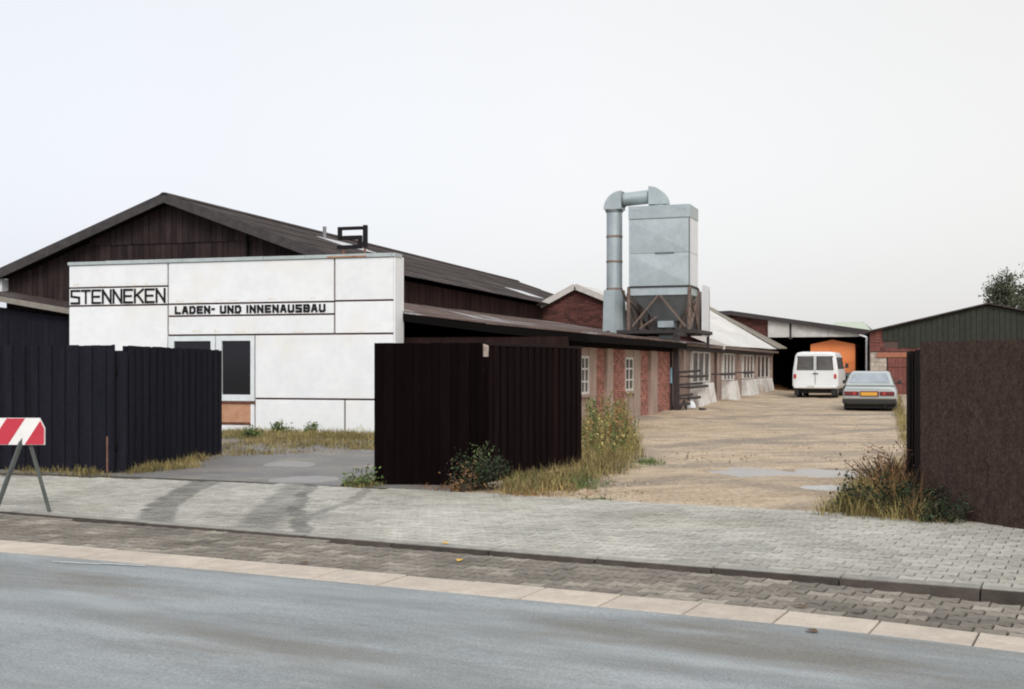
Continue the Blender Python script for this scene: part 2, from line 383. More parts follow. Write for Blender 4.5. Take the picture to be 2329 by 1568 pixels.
def tyre_marks(m, tracks):
    n = m.node_tree.nodes; L = m.node_tree.links; p = n['Principled BSDF']
    src = p.inputs['Base Color'].links[0].from_socket
    g = n.new('ShaderNodeNewGeometry'); tx = n.new('ShaderNodeTexNoise'); tx.inputs['Scale'].default_value = 2.5; tx.inputs['Detail'].default_value = 5
    L.new(g.outputs['Position'], tx.inputs['Vector'])
    v0 = n.new('ShaderNodeVectorMath'); v0.operation = 'SUBTRACT'; L.new(tx.outputs['Color'], v0.inputs[0]); v0.inputs[1].default_value = (.5, .5, .5)
    v1 = n.new('ShaderNodeVectorMath'); v1.operation = 'MULTIPLY_ADD'; L.new(v0.outputs[0], v1.inputs[0]); v1.inputs[1].default_value = (.25, .25, 0); L.new(g.outputs['Position'], v1.inputs[2])
    tot = None
    for pts, wd, amt in tracks:
        best = None
        for a, b in zip(pts, pts[1:]):
            ba = b - a
            pa = n.new('ShaderNodeVectorMath'); pa.operation = 'SUBTRACT'; L.new(v1.outputs[0], pa.inputs[0]); pa.inputs[1].default_value = a
            d = n.new('ShaderNodeVectorMath'); d.operation = 'DOT_PRODUCT'; L.new(pa.outputs[0], d.inputs[0]); d.inputs[1].default_value = ba / ba.length_squared
            c = n.new('ShaderNodeClamp'); L.new(d.outputs['Value'], c.inputs[0])
            sc = n.new('ShaderNodeVectorMath'); sc.operation = 'SCALE'; sc.inputs[0].default_value = ba; L.new(c.outputs[0], sc.inputs['Scale'])
            ds = n.new('ShaderNodeVectorMath'); ds.operation = 'DISTANCE'; L.new(pa.outputs[0], ds.inputs[0]); L.new(sc.outputs[0], ds.inputs[1])
            if best is None: best = ds.outputs['Value']
            else:
                mn = n.new('ShaderNodeMath'); mn.operation = 'MINIMUM'; L.new(best, mn.inputs[0]); L.new(ds.outputs['Value'], mn.inputs[1]); best = mn.outputs[0]
        q = n.new('ShaderNodeMapRange'); q.interpolation_type = 'SMOOTHSTEP'; q.inputs[1].default_value = wd * .45; q.inputs[2].default_value = wd; q.inputs[3].default_value = amt; q.inputs[4].default_value = 0; L.new(best, q.inputs[0])
        if tot is None: tot = q.outputs[0]
        else:
            mx = n.new('ShaderNodeMath'); mx.operation = 'MAXIMUM'; L.new(tot, mx.inputs[0]); L.new(q.outputs[0], mx.inputs[1]); tot = mx.outputs[0]
    mod = n.new('ShaderNodeMath'); mod.operation = 'MULTIPLY'; L.new(tot, mod.inputs[0])
    mr2 = n.new('ShaderNodeMapRange'); mr2.inputs[1].default_value = .3; mr2.inputs[2].default_value = .6; mr2.inputs[3].default_value = .45; mr2.inputs[4].default_value = 1; L.new(tx.outputs[0], mr2.inputs[0]); L.new(mr2.outputs[0], mod.inputs[1])
    mix = n.new('ShaderNodeMix'); mix.data_type = 'RGBA'; L.new(mod.outputs[0], mix.inputs[0]); L.new(src, mix.inputs[6]); mix.inputs[7].default_value = (.115, .11, .10, 1)
    L.new(mix.outputs[2], p.inputs['Base Color'])
tyre_marks(M['paver'], [(t_, w_, a_) for t_, w_, a_ in zip(TRACKS, (.20, .12, .30, .13, .10), (.85, .8, .6, .9, .6))])
lane = strip('parking_lane', lambda X: gutT(X), lambda X: kerbY(X) - .09, lambda X: zroad(X) - .012, lambda X: zroad(X) - .012, M['joint'])
def lane_tint(x, y):
    n_ = noise.noise(Vector((x * 1.6, y * 1.6, 3))); return max(0, min(1.25, .42 + .5 * n_ + random.choice((-.12, -.05, 0, 0, .05, .42))))
lay(lane, lambda X: gutT(X) + .0, lambda X: kerbY(X) - .11, lambda X: zroad(X) + .008, M['lane_paver'], -9, 7, lane_tint, 290)

pav = strip('pavement', lambda X: kerbY(X), backY, lambda X: -.012, lambda X: -.012, M['joint'], -40, 40, rows=2)
def pav_tint(x, y):
    d = dist_track(x, y); n_ = noise.noise(Vector((x * .9, y * .9, 7)))
    v = .54 + .18 * n_ + random.uniform(-.09, .09)
    if -5.6 < x < -1.9 - .28 * (y - 13): v -= .05 + .12 * max(0, noise.noise(Vector((x * 1.3 + y * .8, y * .6, 4))))
    return max(.02, v)
LINE_X = 4.0
lay(pav, lambda X: kerbY(X) + .12, lambda X: backY(X) + .02, lambda X: .004, M['paver'], -10.5, LINE_X - .12, pav_tint, 290)
# beyond the cross joint at the right: a row of edging and larger square slabs
m0 = []
X = LINE_X
rowset = [(LINE_X + .02, .10)] + [(LINE_X + .118 + .378 * k, .42) for k in range(9)]
bigslab = MB()
for X0, wd in rowset:
    n_ = side(kerbY, X0); d_ = Vector((n_.y, -n_.x, 0)); o = Vector((X0, kerbY(X0), 0)) + n_ * .12
    yy = 0; ln = .42 if wd > .2 else .8
    while yy < 4.0:
        bigslab.tint = .40 + random.uniform(-.07, .07)
        P = []
        for a, b in ((0, yy + .006), (wd - .012, yy + .006), (wd - .012, yy + ln - .006), (0, yy + ln - .006)):
            p = o + d_ * a + n_ * b; P.append((p.x, p.y, -.012))
        bigslab.hexa(P + [(p[0], p[1], .004 + random.uniform(-.002, .002)) for p in P]); yy += ln
bigslab.build('slab_paving', M['paver'], pav, kind='stuff')

# kerb stones along the lane, standing higher towards the right
kb = strip('kerb', lambda X: kerbY(X) - .11, lambda X: kerbY(X) + .11, lambda X: zroad(X) - .03, lambda X: -.03, M['joint'])
X = -10.0
while X < 8.5:
    dx = 1.0 / 1.12; m = MB()
    P = []
    for (q, w) in ((X + .006, -.09), (X + dx - .006, -.09), (X + dx - .006, .10), (X + .006, .10)):
        n_ = side(kerbY, q); p = Vector((q, kerbY(q), 0)) + n_ * w; P.append(p)
    Q = [P[0].lerp(P[3], .40), P[1].lerp(P[2], .40), P[2], P[3]]
    m.hexa([(p.x, p.y, -.08) for p in Q] + [(p.x, p.y, .008 + random.uniform(-.002, .003)) for p in Q])
    m.build('kerb_stone', M['kerb'], kb, bevel=.008)
    Q = [P[0], P[1], P[1].lerp(P[2], .385), P[0].lerp(P[3], .385)]
    T_ = [P[0].lerp(P[3], .22), P[1].lerp(P[2], .22)] + Q[2:]
    m = MB(); m.hexa([(p.x, p.y, zroad(p.x) - .05) for p in Q] + [(p.x, p.y, -.004 + random.uniform(-.003, .003)) for p in T_]); m.build('edging_stone', M['edging'], kb); X += dx

# worn paint line near the left edge of the road
m = MB()
for (u0, v0, u1, v1) in ((120, 1282, 228, 1288), (228, 1286, 330, 1292)):
    P = [gr(u0, v0, -.02), gr(u1, v1, -.02), gr(u1, v1 - 3, -.02), gr(u0, v0 - 3, -.02)]
    m.poly([(p.x, p.y, zroad(p.x) + .0185 + .004 * (i % 2) * 0) for i, p in enumerate(P)])
m.build('road_marking', M['paintline'], kind='structure')

# drive (left) and sandy yard (right): uneven sheets
PUD = []
def pud(u0, u1, v0, v1):
    p, q = gr((u0 + u1) / 2, (v0 + v1) / 2), gr((u0 + u1) / 2, v0)
    PUD.append((p.x, p.y, (u1 - u0) / 2 / F * p.y, q.y - p.y))
pud(1800, 1945, 1101, 1114); pud(1640, 1985, 1063, 1083); pud(590, 710, 1045, 1060); pud(630, 780, 1080, 1094)
def sheet(name, x0, x1, step, yf, y1f, mat_, amp, zoff=0.0, ruts=False, rows=60):
    m = MB(); n = int((x1 - x0) / step); I = []
    for k in range(n + 1):
        X = x0 + k * step; row = []
        for r in range(rows + 1):
            tt = (r / rows) ** 1.5; y = yf(X) * (1 - tt) + y1f(X) * tt
            z = zyard(X, y) + zoff
            f_ = sm(0, 1.5, y - yf(X))
            z += f_ * amp * (noise.noise(Vector((X * .5, y * .35, 1))) + .5 * noise.noise(Vector((X * 1.7, y * 1.3, 5))) + .3 * noise.noise(Vector((X * 4, y * 3, 9))))
            if ruts: z += f_ * .012 * noise.noise(Vector(((X - .33 * y) * 3.0, y * .5, 4)))
            dw = X - (-8.75 + .36 * y)
            if 30 < y < 63: z += .16 * sm(2.2, .2, abs(dw)) * (.7 + .6 * noise.noise(Vector((X * .8, y * .5, 11))))
            for (a, b, ra, rb_) in PUD:
                q = math.hypot((X - a) / ra, (y - b) / rb_)
                if q < 3: q = max(0, q + .55 * noise.noise(Vector((X * 1.1, y * .45, 8))) + .3 * noise.noise(Vector((X * 3.1, y * 1.3, 3))))
                if q < 1.9: z = z * sm(.9, 1.8, q) + (-.012 + .012 * noise.noise(Vector((X * 2.2, y * 1.5, 6)))) * (1 - sm(.9, 1.8, q)) - .012 * (1 - sm(.5, 1.2, q))
            row.append(m.vert(X, y, z))
        I.append(row)
    for k in range(n):
        for r in range(rows): m.face([I[k][r], I[k + 1][r], I[k + 1][r + 1], I[k][r + 1]])
    return m.build(name, mat_, kind='structure', smooth=True)
sheet('driveway', -24, -.6, .2, lambda X: backY(X) - .02, lambda X: 34, M['drive'], .02, -.004, rows=110)
sheet('yard', -.6, 34, .16, lambda X: backY(X) - .02, lambda X: 92, M['sand'], .04, -.004, True, 190)

for (a_, b__, ra, rb_) in PUD:
    m = MB(); m.poly([(a_ + ra * 1.45 * math.cos(2 * math.pi * k / 28), b__ + rb_ * 1.45 * math.sin(2 * math.pi * k / 28), -.0165) for k in range(28)])
    m.build('puddle', M['wet'] if a_ < 0 else M['wetsand'] if ra > 1.0 else M['puddle'], kind='stuff')

m = MB()
for _ in range(1700):
    u, v = random.uniform(1250, 2070), random.triangular(905, 1165, 1120); p = gr(u, v); p.z = zyard(p.x, p.y)
    if p.x < .2 or p.y < backY(p.x) + .15 or any(math.hypot((p.x - a) / ra, (p.y - b) / rb_) < 2.2 for a, b, ra, rb_ in PUD): continue
    m.tint = random.random(); r_ = random.uniform(.007, .024); a0 = random.uniform(0, 6)
    P = [(p.x + math.cos(a0 + k * 1.5708) * r_ * random.uniform(.7, 1.2), p.y + math.sin(a0 + k * 1.5708) * r_ * random.uniform(.7, 1.2), p.z - .02) for k in range(4)]
    m.hexa(P + [(p.x + (q[0] - p.x) * .6, p.y + (q[1] - p.y) * .6, p.z + r_ * .55) for q in P])
M['stone'] = mat('yard stone', (.30, .24, .17), .9, (.42, .35, .26), 9, tintamt=.5)
m.build('gravel', M['stone'], kind='stuff')

# ------------------------------------------------------------------ white office front with sign
A = -R(16.5)                                           # the hall and its front stand turned by 16.5 degrees
FO = Vector((-2.743, 27.7, 0))
FW, FH = 8.81, 4.23
ff = Fr(FO - Vector((math.cos(A), math.sin(A), 0)) * FW, A)
off = thing('office_front', 'low white panelled shop front with dark joint strips and name lettering', 'building', ff.O)
m = MB(ff); m.box(0, FW - .01, .06, .54, -.1, FH - .06); m.build('core_wall', M['batten'], off)
def fx(u): return ff.hit(u)[0]
def fz(u, v): return ff.hit(u, v)[1]
x1, x2, xw = fx(382), fx(760.7), FW
xa, xb, xc = fx(491), fx(580), fx(784)
zl1, zl2 = fz(270, 653.5), fz(270, 695)
zm1, zm2, zm3 = fz(570, 689.5), fz(570, 717.3), fz(640, 761)
zr1 = fz(820, 684); zb = fz(700, 908)
g_ = .022
def panel(x0, x1_, z0, z1, lab=None):
    m = MB(ff); m.box(x0, x1_, 0, .058, z0, z1); return m.build('panel', M['white'], off, label=lab, bevel=.006)
panel(0, x1 - g_, zl1 + g_, FH - .08); panel(0, x1 - g_, zl2 + g_, zl1 - g_); panel(0, x1 - g_, 1.0, zl2 - g_); panel(0, x1 - g_, .02, 1.0 - g_)
panel(x1 + g_, x2 - g_, zm1 + g_, FH - .08); panel(x1 + g_, x2 - g_, zm2 + g_, zm1 - g_); panel(x1 + g_, x2 - g_, zm3 + g_, zm2 - g_)
panel(x2 + g_, xw - .012, zr1 + g_, FH - .08); panel(x2 + g_, xw - .012, zm3 + g_, zr1 - g_)
panel(xb + g_ * .6, xw - .012, zb + g_, zm3 - g_); panel(xb + g_ * .6, xc - g_, -.05, zb - g_); panel(xc + g_, xw - .012, -.05, zb - g_)
m = MB(ff); m.box(xw - .006, xw + .035, .0, .55, -.05, FH - .05); m.build('side_panel', M['white'], off, bevel=.006)
# coping in lengths
k = 0; xx = -.03
while xx < FW + .03:
    m = MB(ff); e1 = min(xx + 1.1, FW + .06); m.box(xx, e1 - .008, -.035, .40, FH - .07, FH + .015 + random.uniform(-.006, .006)); m.build('coping', M['coping'], off, bevel=.006); xx += 1.1
m = MB(ff); m.box(fx(745), fx(835), -.042, .10, FH - .062, FH - .03); m.build('rust_streak', M['stain'], off)
# thin rust runs under the joints
m = MB(ff)
for (xs0, xs1, zt) in ((x1 + .2, x2 - .2, zm1), (x1 + .4, x2 - .5, zm3), (x2 + .15, xw - .2, zm3), (.1, x1 - .15, zl1)):
    xx = xs0
    while xx < xs1:
        w_ = random.uniform(.1, .35)
        if random.random() < .55:
            z0 = zt + g_ + random.uniform(.01, .06); h2 = random.uniform(.015, .05); m.slab([(xx, -.0015, z0), (xx + w_, -.0015, z0), (xx + w_ * .8, -.0015, z0 + h2), (xx + w_ * .45, -.0015, z0 + h2 * .6), (xx + w_ * .2, -.0015, z0 + h2)], (0, .003, 0))
        xx += w_ + random.uniform(.03, .4)
M['faint'] = mat('faint rust bleed', (.68, .57, .43), .7, (.76, .73, .67), 6)
m.build('stains', M['faint'], off, kind='stuff')
M['algae'] = mat('pale green grey base stain', (.58, .59, .50), .8, (.70, .71, .66), 9)
m = MB(ff); xx = xb + .1
while xx < xw - .2:
    w_ = random.uniform(.12, .4); h2 = random.uniform(.05, .28)
    if abs(xx + w_ / 2 - xc) > w_ / 2 + .05: m.slab([(xx, -.0012, .0), (xx + w_, -.0012, 0), (xx + w_ * .9, -.0012, h2 * .6), (xx + w_ * .6, -.0012, h2), (xx + w_ * .4, -.0012, h2 * .7), (xx + w_ * .15, -.0012, h2 * .8)], (0, .003, 0))
    xx += w_ + random.uniform(.0, .3)
m.build('stains', M['algae'], off, kind='stuff')
# windows: two tall lights over rusted and white lower panels
def fwin(x0, x1_, ztop, glx0, glx1, gz0, gz1, zbot):
    m = MB(ff)
    m.box(x0, glx0, -.02, .056, zbot, ztop); m.box(glx1, x1_, -.02, .056, zbot, ztop)
    m.box(glx0, glx1, -.019, .056, gz1, ztop); m.box(glx0, glx1, -.022, .056, zbot, gz0)
    w = m.build('window', M['wframe'], off)
    m = MB(ff); m.box(glx0 - .01, glx1 + .01, .03, .05, gz0 - .01, gz1 + .01); m.build('pane', M['glass'], w)
gz1, gz0 = fz(535, 775.5), fz(535, 898)
fwin(x1 + g_, xa - g_ * .6, zm3 - g_, fx(396), fx(480), gz0, gz1, gz0 - .15)
fwin(xa + g_ * .6, xb - g_ * .6, zm3 - g_, fx(505), fx(570.5), gz0, gz1, gz0 - .15)
for (a, b) in ((x1 + g_, xa - .02), (xa + .02, xb - .02)):
    m = MB(ff); m.box(a, b - .10, -.004, .05, .24, gz0 - .22); m.build('rusted_panel', M['rustpanel'], off)
    m = MB(ff); m.box(a - .01, b + .02, -.03, .05, gz0 - .215, gz0 - .155); m.box(a, b - .1, -.012, .05, .20, .265); m.build('rust_edge', M['rustdark'], off)
    m = MB(ff); m.box(b - .096, b, -.006, .05, -.05, gz0 - .22); m.box(a, b - .1, -.006, .05, -.05, .195); m.build('panel', M['white'], off)

GL = {'S': [[(1, 1), (0, 1), (0, .55), (1, .45), (1, 0), (0, 0)]], 'T': [[(0, 1), (1, 1)], [(.5, 1), (.5, 0)]],
      'E': [[(1, 1), (0, 1), (0, 0), (1, 0)], [(0, .5), (.85, .5)]], 'N': [[(0, 0), (0, 1), (1, 0), (1, 1)]],
      'K': [[(0, 0), (0, 1)], [(1, 1), (0, .45)], [(.3, .6), (1, 0)]], 'L': [[(0, 1), (0, 0), (1, 0)]],
      'A': [[(0, 0), (.35, 1), (.65, 1), (1, 0)], [(.15, .33), (.85, .33)]], 'D': [[(0, 0), (0, 1), (.72, 1), (1, .75), (1, .25), (.72, 0), (0, 0)]],
      '-': [[(.1, .6), (.9, .6)]], 'U': [[(0, 1), (0, .15), (.2, 0), (.8, 0), (1, .15), (1, 1)]], 'I': [[(.5, 0), (.5, 1)]],
      'B': [[(0, 0), (0, 1), (.85, 1), (1, .85), (1, .65), (.85, .52), (0, .52)], [(.85, .52), (1, .38), (1, .15), (.85, 0), (0, 0)]]}
def letters(fr, word, xs, zb_, h, wl, th, gap, y, parent, name):
    x = xs; k = 0
    for ch in word:
        if ch == ' ': x += wl * .62; continue
        m = MB(fr)
        w = wl * (.32 if ch == 'I' else .55 if ch == '-' else 1)
        for pl in GL[ch]:
            for (a, b) in zip(pl, pl[1:]):
                p = Vector((x + th / 2 + a[0] * (w - th), 0, zb_ + th / 2 + a[1] * (h - th))); q = Vector((x + th / 2 + b[0] * (w - th), 0, zb_ + th / 2 + b[1] * (h - th)))
                dd = (q - p).normalized() * th * .5; k = (k + 1) % 7
                if ch == 'I': p.x = q.x = x + w / 2
                p, q = p - dd, q + dd; n_ = Vector((-dd.z, 0, dd.x)); yy = y - .012 - .0012 * k
                m.hexa([(p.x - n_.x, yy, p.z - n_.z), (q.x - n_.x, yy, q.z - n_.z), (q.x - n_.x, y, q.z - n_.z), (p.x - n_.x, y, p.z - n_.z),
                        (p.x + n_.x, yy, p.z + n_.z), (q.x + n_.x, yy, q.z + n_.z), (q.x + n_.x, y, q.z + n_.z), (p.x + n_.x, y, p.z + n_.z)])
        m.build(name, M['letter'], parent)
        x += w + gap
xs, xe = fx(161), fx(377); tot = xe - xs; wl = tot / 9 * .92
letters(ff, 'STENNEKEN', xs, zl2 + .045, zl1 - zl2 - .09, wl, .052, tot / 9 * .09, -.001, off, 'letter')
xs, xe = fx(398), fx(742); h_ = (zm1 - zm2) * .66
tot = xe - xs; unit = tot / (18 + .55 + .32 + 2 * .62 + 19.5 * .2)
letters(ff, 'LADEN- UND INNENAUSBAU', xs, zm2 + (zm1 - zm2) * .17, h_, unit, .050, unit * .2, -.001, off, 'letter')

# SI emblem standing on the parapet
sg = thing('roof_sign', 'dark angular letter S and I emblem on short legs above the white parapet', 'sign', ff(fx(798), .1, FH))
m = MB(ff)
def sx(zx): return fx(139.7 + zx * .3565)
def sz(zy): return fz(800, 465.8 + zy * .3565)
def bxp(m, ua, ub, va, vb): m.box(fx(ua), fx(ub), .05, .15, fz(798, vb), fz(798, va))
m = MB(ff)
x0, x1_, x2e, x3e = fx(765.6), fx(772.6), fx(811), fx(818.6)
zt, zt2, zm_, zm2_, zq, zq2 = fz(798, 515), fz(798, 522), fz(798, 535.5), fz(798, 544.5), fz(798, 557), fz(798, 565.4)
m.box(x0, fx(819.6), .05, .15, zt2, zt); m.box(x0, x1_, .05, .15, zm2_, zt2 - .0005); m.box(fx(775), x3e, .05, .15, zm2_, zm_); m.box(x2e, x3e, .05, .15, zq, zm2_ - .0005); m.box(fx(764), x3e, .05, .15, zq2, zq - .0005)
m.box(x1_ + .0005, fx(775) - .0005, .11, .14, zm2_ + .03, zm_ - .03)
m.build('letter', M['letter'], sg)
m = MB(ff); bxp(m, 823, 831, 512.5, 563); m.build('letter', M['letter'], sg)
zlg = zq2
for q in (1790, 1925): m = MB(ff); m.box(sx(q) - .02, sx(q) + .02, .08, .12, FH, zlg - .001 if q == 1790 else fz(798, 563.3)); m.build('support_leg', M['rustpost'], sg)

# ------------------------------------------------------------------ great timber hall
HO = FO + Vector((math.sin(-A), math.cos(A), 0)) * 1.36 - Vector((math.cos(A), math.sin(A), 0)) * 6.74
hf = Fr(HO, A)
hall = thing('timber_hall', 'long dark timber hall with shallow gable and sheet roof behind the white front', 'building', HO)
HZ, EZ, HW, HL = 6.01, 4.01, 5.5, 32.0; PT = (HZ - EZ) / HW
m = MB(hf)
m.slab([(-HW + .35, .12, -.1), (HW - .35, .12, -.1), (HW - .35, .12, EZ - .08), (0, .12, HZ - .2), (-HW + .35, .12, EZ - .08)], (0, HL - .3, 0))
m.build('wall', M['black'], hall)
def top(x): return HZ - .16 - abs(x) * PT
x = -HW + .36; w_ = .165
while x < HW - .36:
    xe = min(x + w_ - .012, HW - .36); sp = 4.86
    y0 = .075 + random.uniform(-.008, .008)
    lo = 1.6 if x > -3.5 else 0
    zt0, zt1 = top(x), top(xe)
    zmid = min(sp + random.uniform(-.02, .02), zt0, zt1)
    m = MB(hf); m.hexa([(x, y0, lo), (xe, y0, lo), (xe, .118, lo), (x, .118, lo), (x, y0, min(zmid, zt0)), (xe, y0, min(zmid, zt1)), (xe, .118, min(zmid, zt1)), (x, .118, min(zmid, zt0))]); m.build('board', M['board'], hall)
    if min(zt0, zt1) > sp + .05:
        y0 -= .03; m = MB(hf); m.hexa([(x, y0, sp - .05), (xe, y0, sp - .05), (xe, .074, sp - .05), (x, .074, sp - .05), (x, y0, zt0), (xe, y0, zt1), (xe, .074, zt1), (x, .074, zt0)]); m.build('board', M['board'], hall)
    x += w_
# side boards seen at a raking angle: one joined part
m = MB(hf); y = .15
while y < HL - .4:
    m.tint = random.random(); dd = random.uniform(.0, .012); m.box(HW - .35, HW - .318 + dd, y, y + .155, 1.5, EZ - .06); y += .165
m.build('side_boards', M['board_side'], hall, kind='stuff')
# roof sheets, right slope first, each a piece laid over the one below it
def roofsheets(fr, parent, xr, zr, xe, ze, y0, y1, nr, nl, mat_, name='roof_sheet', skip=(), th=.012, jit=.008):
    for j in range(nl):
        ya, yb = y0 + (y1 - y0) * j / nl, y0 + (y1 - y0) * (j + 1) / nl
        for i in range(nr):
            if (j, i) in skip: continue
            a, b = i / nr, min(1, (i + 1) / nr + .03)
            xa_, xb_ = xr + (xe - xr) * a, xr + (xe - xr) * b; za_, zb_ = zr + (ze - zr) * a, zr + (ze - zr) * b
            l = .012 + random.uniform(0, jit)
            m = MB(fr); P = [(xa_, ya + .004, za_), (xb_, ya + .004, zb_ + l), (xb_, yb - .004, zb_ + l), (xa_, yb - .004, za_)]
            if xe < xr: P = P[::-1]
            m.slab(P, (0, 0, th)); m.build(name, mat_, parent)
SK = {(5, 1), (6, 1), (15, 3), (16, 3)}
roofsheets(hf, hall, 0, HZ, HW, EZ, -.3, HL, 5, 26, M['roof'], skip=SK)
roofsheets(hf, hall, 0, HZ, -HW, EZ, -.3, HL, 5, 13, M['roof'])
M['skylight'] = mat('pale skylight sheet', (.55, .56, .58), .4, (.42, .42, .43), 3)
for (j, i) in SK:
    ya, yb = -.3 + (HL + .3) * j / 26, -.3 + (HL + .3) * (j + 1) / 26; a, b = i / 5, (i + 1) / 5
    m = MB(hf); m.slab([(HW * a, ya, HZ - 2 * a), (HW * b, ya, HZ - 2 * b + .02), (HW * b, yb, HZ - 2 * b + .02), (HW * a, yb, HZ - 2 * a)], (0, 0, .022)); m.build('skylight', M['skylight'], hall)
for sgn in (-1, 1):
    m = MB(hf); P = [(0, -.36, HZ - .20), (sgn * (HW + .05), -.36, EZ - .22), (sgn * (HW + .05), -.36, EZ + .045), (0, -.36, HZ + .05)]
    m.slab(P if sgn > 0 else P[::-1], (0, .055, 0)); m.build('bargeboard', M['barge'], hall)
    m = MB(hf); m.slab([(0, -.304, HZ - .11), (sgn * HW, -.304, EZ - .11), (sgn * HW, -.304, EZ - .01), (0, -.304, HZ - .01)][::sgn], (0, .42, 0)); m.build('soffit', M['board_side'], hall)
m = MB(hf); m.slab([(-.16, -.36, HZ - .02), (.16, -.36, HZ - .02), (.05, -.36, HZ + .06), (-.05, -.36, HZ + .06)], (0, HL + .36, 0)); m.build('ridge_cap', M['roof'], hall)
m = MB(hf); m.tube((1.3, 6.4, HZ - .5), (1.3, 6.4, HZ - .1), .06, 8); m.build('vent_pipe', M['vent'], hall)
m = MB(hf); m.box(-3.0 - .0, -2.97, .03, .075, 3.9, 4.8) if False else m.box(2.16, 2.22, .034, .074, 1.6, 5.0); m.build('dark_gap', M['black'], hall)
# small pale box on the hall wall at the far left
bx = hf.hit(9, 655); m = MB(hf); m.box(bx[0] - .35, bx[0] + .09, -.2, .07, bx[1] - .2, bx[1] + .2); m.box(bx[0] - .37, bx[0] + .11, -.23, .05, bx[1] + .2, bx[1] + .225); m.build('vent_box', M['metal_pale'], hall, bevel=.01)

# low dark shed left of the white front
lf = Fr(at(0, HV, 31.5) * 1.0, A); lf.O.z = 0
ls = thing('dark_annex', 'low black annex with pale roof edge left of the white front', 'building', lf.O)
zA, zB = 1.6 + 150 / F * 31.5, 1.6 + 118 / F * 31.0
x_end = lf.hit(156)[0]
m = MB(lf); m.slab([(-6, .1, -.1), (x_end + .3, .1, -.1), (x_end + .3, .1, zB - .1), (-6, .1, zA + .5)], (0, 1.1, 0)); m.build('wall', M['fence_blue'], ls)
m = MB(lf); m.slab([(-6.2, -.2, zA + 1.2), (-.05, -.2, zA), (x_end + .25, -.2, zB), (x_end + .25, -.2, zB + .14), (-.05, -.2, zA + .14), (-6.2, -.2, zA + 1.34)], (0, .05, 0)); m.build('fascia', M['greyroof'], ls)
m = MB(lf); m.slab([(-6.2, -.15, zA + 1.3), (-.05, -.15, zA + .10), (x_end + .25, -.15, zB + .10), (x_end + .25, 1.0, zB + .24), (-.05, 1.0, zA + .24), (-6.2, 1.0, zA + 1.44)], (0, 0, .03)); m.build('roof', M['roof'], ls)
x = -5.9
while x < x_end + .2:
    m = MB(lf); m.box(x, x + .17, .06 + random.uniform(-.01, .01), .098, 0, zB - .12 + max(0, (0 - x)) * .1); m.build('board', M['fence_blue'], ls); x += .18

# ------------------------------------------------------------------ brick workshop: lean-to roof, brick side wall with windows
BA = math.atan2(.9409, .3387)
wf = Fr((1.33, 28.0, 0), BA)                           # x runs along the wall away from the street, y into the building
ws = thing('brick_workshop', 'low brick workshop with felt lean-to roof and small white windows', 'building', (1.33, 28, 0))
def wx(u): return wf.hit(u)[0]
LE = wx(1527); WT = 2.32
def bricks(m, x0, x1_, z0, z1, y=0, proud=.012, L=.24, H=.071, depth=.05, axis='x'):
    z = z0; r = 0
    while z < z1 - .02:
        x = x0 - (L / 2 if r % 2 else 0); zt = min(z + H - .011, z1)
        while x < x1_:
            a, b = max(x, x0), min(x + L - .011, x1_)
            if b - a > .02:
                m.tint = random.random(); p = proud + random.uniform(-.003, .003)
                m.box(a, b, y - p, y + depth, z, zt)
            x += L
        z += H; r += 1
m = MB(wf); m.box(0, LE, .08, .3, -.25, WT); m.build('wall', M['mortar'], ws)
bm = MB(wf)
def conc(*q):
    m = MB(wf); m.box(*q); m.build('concrete_post', M['concrete'], ws)
openings = [(wx(1322), wx(1340)), (wx(1423), wx(1441))]
ext0 = wx(1322) - .05
zs0, zs1 = .93, 1.87
for (a, b), pcs in zip(openings, (((1340, 1356.5), (1357, 1378.5), (1379, 1392.5), (1393, 1421)), ((1441.5, 1457), (1457.5, 1478.5), (1479, 1493.5), (1494, 1527)))):
    conc(wx(pcs[0][0]), wx(pcs[0][1]), .0, .085, -.2, WT - .04)
    bricks(bm, wx(pcs[1][0]) + .003, wx(pcs[1][1]) - .003, -.2, WT - .05, .06)
    conc(wx(pcs[2][0]), wx(pcs[2][1]), -.03, .084, -.2, WT - .03)
    bricks(bm, wx(pcs[3][0]) + .003, wx(pcs[3][1]) - .003, -.2, WT - .05, .01, .02, depth=.075)
    conc(a, b, .02, .083, -.2, zs0 - .07); conc(a, b, .01, .083, zs1, WT - .035)
bricks(bm, 0, ext0, -.2, WT - .05, .04)
bm.build('bricks', M['brick'], ws, kind='stuff')
for (a, b) in openings:
    m = MB(wf); m.box(a - .04, b + .04, -.06, .08, zs0 - .07, zs0); m.build('sill', M['concrete'], ws)
    m = MB(wf); f_ = .06
    m.box(a, a + f_, .0, .06, zs0, zs1); m.box(b - f_, b, .0, .06, zs0, zs1); m.box(a + f_, b - f_, .001, .06, zs0, zs0 + f_); m.box(a + f_, b - f_, .001, .06, zs1 - f_, zs1)
    m.box((a + b) / 2 - .03, (a + b) / 2 + .03, .004, .06, zs0 + f_, zs1 - f_)
    for q in (.33, .66): m.box(a + f_, b - f_, .007, .06, zs0 + (zs1 - zs0) * q - .022, zs0 + (zs1 - zs0) * q + .022)
    w = m.build('window', M['oldframe'], ws)
    m = MB(wf); m.box(a + .01, b - .01, .03, .05, zs0 + .01, zs1 - .01); m.build('pane', M['pane'], w)
# front wall of the lean-to behind the dark fence
fl = Fr((-3.0, 28.65, 0), A)
m = MB(fl); m.box(0, 4.45, 0, .2, -.1, 2.3); m.build('front_wall', M['board_side'], ws)
